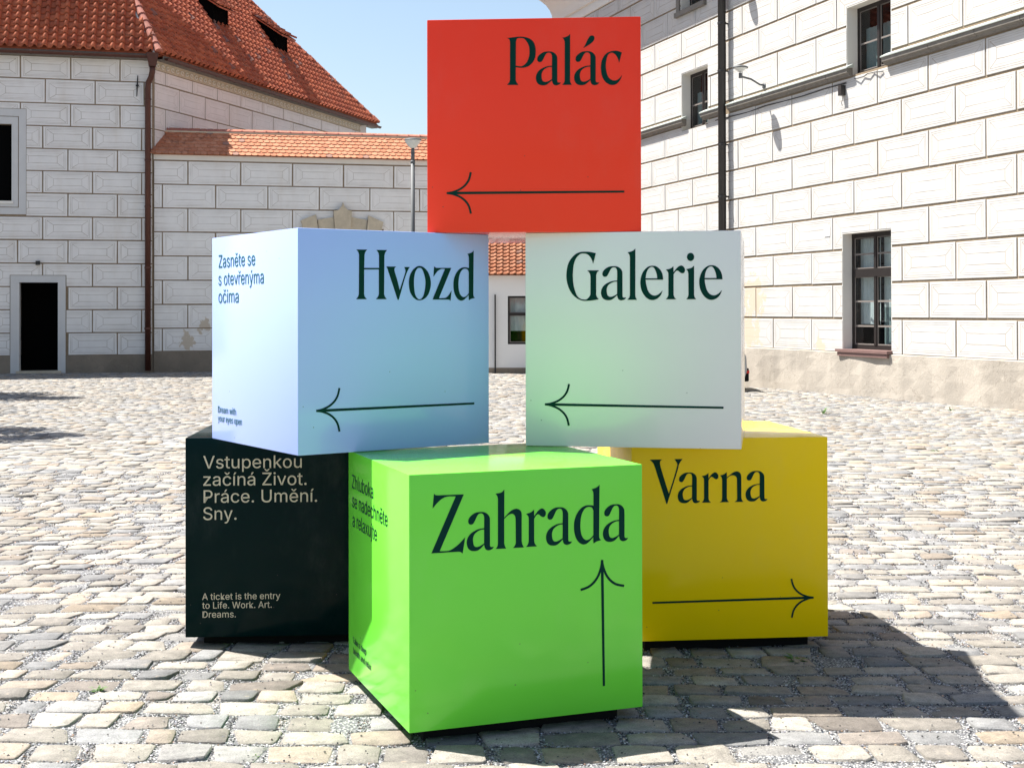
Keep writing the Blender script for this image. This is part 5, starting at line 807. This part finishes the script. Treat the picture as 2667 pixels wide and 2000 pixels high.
for n, (x, y, a, lv) in CUBES.items():
    E = empty('sign_cube', (x, y, .05+lv if lv else 0), a, LAB[n], 'sign cube', 'printed cubes stacked as a signpost')
    zb = .05 if lv == 0 else 0.
    me = MB().box(-.5, .5, -.5, .5, zb+.001, zb+1).mesh('body', paint('lacquer_'+n, COL[n], .13, {'dark': .07, 'red': .15, 'yellow': .20}.get(n, .42)), bevel=.0045)
    for p in me.polygons: p.use_smooth = True
    b = link('body', me, E)
    try: me.set_sharp_from_angle(angle=R(50))
    except Exception: pass
    if n in WORDS:
        for G in glyphs([spline([(float(p[0]), float(p[1]), p[2]) for p in c]) for c in WORDS[n]]):
            flat_print([[(px/1e4, pz/1e4+zb) for px, pz in c] for c in G], 'letter', MAT['ink'], E, 'front')
        a4 = ARROWS[n]; flat_print([arrow(a4[0], a4[1]+zb, a4[2], a4[3]+zb)], 'arrow', MAT['ink'], E, 'front')
    if n in SANS:
        mt = MAT['cream'] if n == 'dark' else MAT['ink_sunlit'] if n == 'blue' else MAT['ink']; sm = []
        for t in [t for t in TEXT if t[0] == n]:
            cs = sans_line(t[2], t[3], t[4]+zb, t[5], t[6])
            if t[6] > .04:
                for G in glyphs(cs): flat_print(G, 'letter', mt, E, SANS[n], .0)
            else: sm += cs
        props(flat_print(sm, 'small_lettering', mt, E, SANS[n], .0), kind='stuff')
    if lv == 0:
        MB().box(-.42, .42, -.42, .42, -.04, .051).build('base_frame', MAT['rubber'], E)
        m = MB()
        for sx in (-.36, .36):
            for sy in (-.36, .36): m.tube([(sx, sy, -.05), (sx, sy, -.02)], .05, 10)
        m.build('foot', MAT['rubber'], E)

# ------------------------------------------------------------------ cobblestones
def warp(x, y): return x+.10*np.sin(.7*y)+.03*np.sin(2.1*y+.6*x), y+.13*np.sin(.42*x+.25*y)+.035*np.sin(1.25*x-.3*y)-.02*x
PAL = np.array([(.50, .48, .445), (.54, .52, .485), (.52, .46, .40), (.36, .375, .40), (.43, .435, .445), (.45, .43, .405), (.49, .42, .34), (.34, .31, .29)]); PW = np.array([.25, .19, .15, .15, .11, .09, .03, .03])
S = []; y = 3.4; rowsY = []; sides = []
while y < 39.5:
    d = rng.uniform(.135, .195); gap = rng.uniform(.006, .025); x = -(.46*y+3.0)-rng.uniform(0, .3); x1 = .46*y+3.0
    rowsY.append((y-gap/2, gap))
    while x < x1:
        w = rng.choice([rng.uniform(.155, .225), rng.uniform(.21, .30), rng.uniform(.11, .155)], p=[.5, .38, .12]); g = rng.choice([rng.uniform(.006, .020), rng.uniform(.02, .055)], p=[.68, .32])
        sides.append((x+w+g/2, y+d/2, g, d))
        if rng.random() > .012: S.append((x+w/2, y+d/2+rng.normal(0, .005), w/2, d/2*rng.uniform(.90, 1.03)))
        x += w+g
    y += d+gap
S = np.array(S); wx, wy = warp(S[:, 0], S[:, 1])
keep = (wx < 5.2635-.3365*(wy-30.51)-.12) & ~((wy > 37.9+.23*(wx+10.07)) & (wx < -.5)) & ~((wy > 36.8) & (wx > -.65))
S = S[keep]; wx = wx[keep]; wy = wy[keep]; N = len(S)
ANG = {10: np.radians([40, 51, 90, 129, 140, 220, 231, 270, 309, 320]), 8: np.radians([38, 52, 128, 142, 218, 232, 308, 322])}
def stones(idx, n, rings):
    """numpy mesh of stones idx: rings of (scale, height)"""
    k = len(idx); t = ANG[n][None, :]+rng.normal(0, .05, (k, n))
    c, s = np.cos(t), np.sin(t); p = rng.uniform(3.4, 9, (k, 1)); r = (np.abs(c)**p+np.abs(s)**p)**(-1/p)*(1+rng.normal(0, .048, (k, n)))
    skew = rng.normal(0, .06, (k, 1)); X = r*c*S[idx, 2][:, None]; Y = r*s*S[idx, 3][:, None]; e1, e2 = rng.normal(0, .07, (k, 1)), rng.normal(0, .08, (k, 1)); X, Y = X*(1+e1*Y/S[idx, 3][:, None])+Y*skew, Y*(1+e2*X/S[idx, 2][:, None])
    tilt = rng.normal(0, .022, (k, 2)); hz = rng.normal(.0, .0034, (k, 1)); dome = rng.uniform(.4, 1.3, (k, 1))
    V = np.zeros((k, n*len(rings)+1, 3))
    for i, (sc, h) in enumerate(rings):
        xx, yy = X*sc, Y*sc
        gx, gy = warp(S[idx, 0][:, None]+xx, S[idx, 1][:, None]+yy)
        V[:, i*n:(i+1)*n, 0] = gx; V[:, i*n:(i+1)*n, 1] = gy
        V[:, i*n:(i+1)*n, 2] = (h if h < -.02 else h*dome+rng.normal(0, .0012, (k, n)))+hz+xx*tilt[:, :1]+yy*tilt[:, 1:]
    V[:, -1, 0], V[:, -1, 1] = warp(S[idx, 0], S[idx, 1]); V[:, -1, 2] = hz[:, 0]+.001
    V[:, :, 2] += np.array([gz(a, b) for a, b in zip(V[:, -1, 0], V[:, -1, 1])])[:, None]
    F = []
    for i in range(len(rings)-1): F += [(i*n+j, i*n+(j+1) % n, (i+1)*n+(j+1) % n, (i+1)*n+j) for j in range(n)]
    T = [((len(rings)-1)*n+j, (len(rings)-1)*n+(j+1) % n, len(rings)*n) for j in range(n)]
    return V, F, T
tint = PAL[rng.choice(len(PAL), N, p=PW)]*rng.uniform(.44, .76, (N, 1))*np.array([[1.05, 1., .93]])
def np_mesh(name, V, quads, tris, col, mat, smooth=True):
    k, nv = V.shape[:2]; off = (np.arange(k)*nv)[:, None, None]
    loops = []; cnt = []
    if len(quads): q = (np.array(quads)[None]+off).reshape(-1); loops.append(q); cnt += [4]*(k*len(quads))
    if len(tris): q = (np.array(tris)[None]+off).reshape(-1); loops.append(q); cnt += [3]*(k*len(tris))
    L = np.concatenate(loops).astype(np.int32); cnt = np.array(cnt, np.int32)
    me = bpy.data.meshes.new(name); me.vertices.add(k*nv); me.vertices.foreach_set('co', V.reshape(-1).astype(np.float32))
    me.loops.add(len(L)); me.loops.foreach_set('vertex_index', L); me.polygons.add(len(cnt)); st = np.concatenate([[0], np.cumsum(cnt)[:-1]]).astype(np.int32)
    me.polygons.foreach_set('loop_start', st); me.polygons.foreach_set('loop_total', cnt); me.polygons.foreach_set('use_smooth', np.full(len(cnt), smooth))
    me.update(calc_edges=True); me.validate()
    if col is not None:
        at = me.color_attributes.new('tint', 'FLOAT_COLOR', 'POINT'); cc = np.ones((k, nv, 4), np.float32); cc[:, :, :3] = col[:, None, :]; at.data.foreach_set('color', cc.reshape(-1))
    me.materials.append(mat); return me
# the 300 largest in the photograph: in view, nearest, not under the cubes
inview = (wy > 4.95) & (np.abs(wx) < .375*wy)
hid = np.zeros(N, bool)
for (x, y, a, lv) in CUBES.values():
    if lv == 0:
        dx, dy = wx-x, wy-y; u = dx*math.cos(a)+dy*math.sin(a); v = -dx*math.sin(a)+dy*math.cos(a); hid |= (abs(u) < .55) & (abs(v) < .5)
        for f in (.5, 1.0, 1.5): hid |= (abs(u+0*f) < .35) & (v > .4) & (v < .6)
order = [i for i in np.argsort(wy) if inview[i] and not hid[i]][:300]
oset = set(order)
Vn, Fn, Tn = stones(np.array(order), 10, [(1.0, -.035), (.996, -.0036), (.955, 0.0)])
for k, i in enumerate(order):
    c = Vn[k, -1].copy(); v = Vn[k:k+1]-c
    me = np_mesh('cobblestone', v, Fn, Tn, tint[i:i+1], MAT['stone'])
    link('cobblestone', me, GROUND, tuple(c))
rest = np.array([i for i in range(N) if i not in oset]); nearr = rest[wy[rest] < 18]; far = rest[wy[rest] >= 18]
V, F, T = stones(nearr, 10, [(1.0, -.035), (.996, -.0036), (.955, 0.0)]); link('cobblestones', np_mesh('cobblestones', V, F, T, tint[nearr], MAT['stone']), GROUND, kind='stuff')
V, F, T = stones(far, 8, [(1.0, -.04), (.95, -.003)]); link('cobblestones', np_mesh('cobblestones', V, F, T, tint[far], MAT['stone']), GROUND, kind='stuff')
# grit lying in the joints
def grit_points(y0, y1, dens):
    P = []
    for yy, g in rowsY:
        if y0 <= yy < y1:
            L = (.40*yy+.5)*2; n = int(L*g*1.3*dens); P.append(np.stack([rng.uniform(-L/2, L/2, n), yy+rng.normal(0, g*.36, n)], 1))
    for x, yy, g, d in sides:
        if y0 <= yy < y1 and abs(x) < .40*yy+.5:
            n = int(g*d*dens*1.2); P.append(np.stack([x+rng.normal(0, g*.34, n), yy+rng.uniform(-d/2, d/2, n)], 1))
    A = (y1-y0)*.4*(y0+y1); n = int(A*dens*.012); yy = rng.uniform(y0, y1, n); P.append(np.stack([rng.uniform(-1, 1, n)*.4*yy, yy], 1))
    return np.concatenate(P), n
def grit(y0, y1, dens, r0, r1):
    P, ntop = grit_points(y0, y1, dens); n = len(P); X, Y = warp(P[:, 0], P[:, 1]); r = rng.uniform(r0, r1, n)
    Z = np.full(n, -.0065); Z[-ntop:] = .001; Z += np.array([gz(a, b) for a, b in zip(X, Y)]) + r*rng.uniform(.1, .7, n)
    base = np.array([(1, 0, 0), (0, 1, 0), (-1, 0, 0), (0, -1, 0), (0, 0, .7), (0, 0, -.7)], float)
    th = rng.uniform(0, 6.28, n); c, s = np.cos(th), np.sin(th)
    V = base[None]*(r[:, None, None]*rng.uniform(.65, 1.2, (n, 6, 1)))
    vx = V[:, :, 0]*c[:, None]-V[:, :, 1]*s[:, None]; vy = V[:, :, 0]*s[:, None]+V[:, :, 1]*c[:, None]
    V[:, :, 0] = vx+X[:, None]; V[:, :, 1] = vy+Y[:, None]; V[:, :, 2] += Z[:, None]
    T = [(0, 1, 4), (1, 2, 4), (2, 3, 4), (3, 0, 4), (1, 0, 5), (2, 1, 5), (3, 2, 5), (0, 3, 5)]
    g = np.clip(rng.choice([.07, .16, .30, .45], n, p=[.34, .30, .22, .14])*rng.uniform(.7, 1.3, n), .03, .6)
    col = np.stack([g*rng.uniform(.95, 1.08, n), g, g*rng.uniform(.92, 1.12, n)], 1); br = rng.random(n) < .06; col[br] *= np.array([1.25, .85, .6])
    col[-ntop:] *= .55
    return np_mesh('gravel', V, [], T, col, MAT['pebble'], False)
_m = Mat('grit_stones', .85, (.3, .3, .3), 0, .35); _a = _m.n('ShaderNodeAttribute', attribute_name='tint').outputs['Color']; _m.color(_a); MAT['pebble'] = _m.m
props(link('gravel', grit(4.6, 8.2, 8200, .0028, .0066)), 'grey and black grit filling the joints between the near cobblestones', 'gravel', kind='stuff')
props(link('gravel', grit(8.2, 14, 2600, .0045, .0095)), 'grey grit in the joints of the cobblestones farther back', 'gravel', kind='stuff')

# ------------------------------------------------------------------ weeds between the stones
def weed(x, y, r, n, label, up=.5):
    m = MB()
    for i in range(n):
        a = random.uniform(0, 6.28); L = r*random.uniform(.5, 1); w = L*.28; dx, dy = math.cos(a), math.sin(a); h = L*random.uniform(.2, 1)*up
        m.add([(dx*.004, dy*.004, 0), (dx*L*.5-dy*w*.5, dy*L*.5+dx*w*.5, h*.8), (dx*L, dy*L, h*.9), (dx*L*.5+dy*w*.5, dy*L*.5-dx*w*.5, h*.8)], [(0, 1, 2, 3)])
    z = gz(x, y)-.012
    o = link('weed', m.mesh('weed', MAT['weed']), None, (x, y, z)); props(o, label, 'weed', 'weeds in the joints of the cobbles')
weed(-1.84, 6.01, .05, 26, 'small green weed between cobbles at the lower left, clear of the cubes', .8)
weed(-.98, 5.14, .022, 12, 'tiny weed at the bottom edge of the photo left of the green cube', .9)
weed(1.37, 6.55, .075, 22, 'dark leafy weed in the shadow in front of the yellow cube', .5)
weed(2.83, 8.10, .05, 18, 'small weed in sun right of the yellow cube')
weed(5.06, 16.18, .08, 14, 'low weed in the middle distance right of the yellow cube')
weed(5.08, 22.06, .12, 18, 'upright grass tuft right of the pale cube, left of the tall window', 1.6)
weed(7.15, 22.01, .08, 14, 'weed near the foot of the palace wall at the far right', 1.2)

# ------------------------------------------------------------------ parked car almost wholly behind the pale cube
def car():
    E = empty('parked_car', (2.79, 28.85, gz(3, 28.8)), 0, 'silver car parked behind the pale cube, only its rear corner with a red light shows', 'car')
    silver = varied('silver_car_paint', (.34, .35, .36), .05, 2, .3, .02, metal=.5)
    side = [(-2.08, .30), (-2.1, .55), (-1.98, .72), (-1.1, .90), (-1.05, .92), (1.6, .95), (1.95, .93), (2.07, .75), (2.09, .45), (2.03, .28), (1.68, .26), (1.62, .45), (1.45, .62), (1.2, .62), (1.02, .45), (.96, .26), (-.96, .26), (-1.02, .45), (-1.2, .62), (-1.45, .62), (-1.62, .45), (-1.68, .26)]
    m = MB(); m.prism(side, -.84, .84); m.build('body', silver, E, bevel=.03)
    m = MB(); b = [(-1.05, .92), (1.72, .94)]; t = [(-.35, 1.42), (1.15, 1.43)]
    m.add([(b[0][0], -.76, b[0][1]), (b[1][0], -.76, b[1][1]), (b[1][0], .76, b[1][1]), (b[0][0], .76, b[0][1]), (t[0][0], -.6, t[0][1]), (t[1][0], -.6, t[1][1]), (t[1][0], .6, t[1][1]), (t[0][0], .6, t[0][1])], [(0, 3, 2, 1), (4, 5, 6, 7), (0, 1, 5, 4), (1, 2, 6, 5), (2, 3, 7, 6), (3, 0, 4, 7)])
    m.build('window', MAT['black_pipe'], E, bevel=.03)
    m = MB(); m.box(-.38, 1.18, -.62, .62, 1.42, 1.45); m.build('roof', silver, E, bevel=.012)
    for px in (-.02, .85):
        for sy in (-1, 1): m = MB(); m.tube([(px, sy*.775, .93), (px, sy*.615, 1.42)], .035, 6); m.build('pillar', silver, E)
    for wx_ in (-1.32, 1.32):
        for sy in (-1, 1):
            m = MB(); m.tube([(wx_, sy*.66, .31), (wx_, sy*.85, .31)], .31, 20); w = m.build('tyre', MAT['rubber'], E)
            m = MB(); m.tube([(wx_, sy*.84, .31), (wx_, sy*.86, .31)], .19, 12); m.build('rim', silver, w)
    m = MB(); m.box(1.95, 2.13, -.80, .80, .22, .50); m.build('bumper', MAT['rubber'], E, bevel=.03)
    rd = varied('red_lens', (.55, .02, .015), .1, 20, .2, .02)
    for sy in (-1, 1): m = MB(); m.box(2.0, 2.135, sy*.73-.075, sy*.73+.075, .39, .45); m.build('reflector', rd, E)
    for sy in (-1, 1): m = MB(); m.box(1.88, 2.0, sy*.77-.06, sy*.77+.06, .66, .88); m.build('tail_light', rd, E)
    for sy in (-1, 1): m = MB(); m.box(-2.06, -1.95, sy*.66-.12, sy*.66+.12, .58, .70); m.build('headlight', MAT['frost'], E)
car()

# ------------------------------------------------------------------ trees just outside the left edge; their shade falls on the cobbles
def tree(x, y, h, r, n, label, seed):
    rs = random.Random(seed); T = empty('tree', (x, y, 0), 0, label, 'tree', 'trees left of the yard')
    m = MB(); m.tube([(0, 0, -.1), (.03, .02, h*.3), (-.03, .05, h*.62), (0, 0, h)], [.13, .10, .08, .03], 9)
    for k in range(7):
        a = k*2.4; m.tube([(0, 0, h*(.5+.05*k)), (math.cos(a)*r*.4, math.sin(a)*r*.4, h*(.62+.05*k)), (math.cos(a)*r*.8, math.sin(a)*r*.8, h*(.70+.05*k))], [.05, .035, .012], 5)
    m.build('trunk', MAT['bark'], T)
    m = MB(); cl = []
    for k in range(16):
        while True:
            p = Vector((rs.uniform(-1, 1), rs.uniform(-1, 1), rs.uniform(-1, 1)))
            if p.length < 1: break
        cl.append((Vector((p.x*r*.75, p.y*r*.75, h+p.z*r*.5)), r*rs.uniform(.22, .4)))
    for i in range(n):
        c, q = rs.choice(cl); d = Vector((rs.gauss(0, 1), rs.gauss(0, 1), rs.gauss(0, .8))).normalized()*q*rs.random()**.4
        o = c+d; u = Vector((rs.gauss(0, 1), rs.gauss(0, 1), rs.gauss(0, .5))).normalized(); v = u.orthogonal().normalized(); L = rs.uniform(.05, .09)
        m.add([o-u*L, o+v*L*.5, o+u*L, o-v*L*.5], [(0, 1, 2, 3)])
    m.build('crown', MAT['leaf'], T)
tree(-13.1, 27.7, 5.0, 2.1, 5200, 'leafy tree just outside the left edge, shading the far cobbles', 3)
tree(-9.55, 19.5, 4.6, 1.35, 2600, 'smaller leafy tree outside the left edge, nearer the camera', 5)
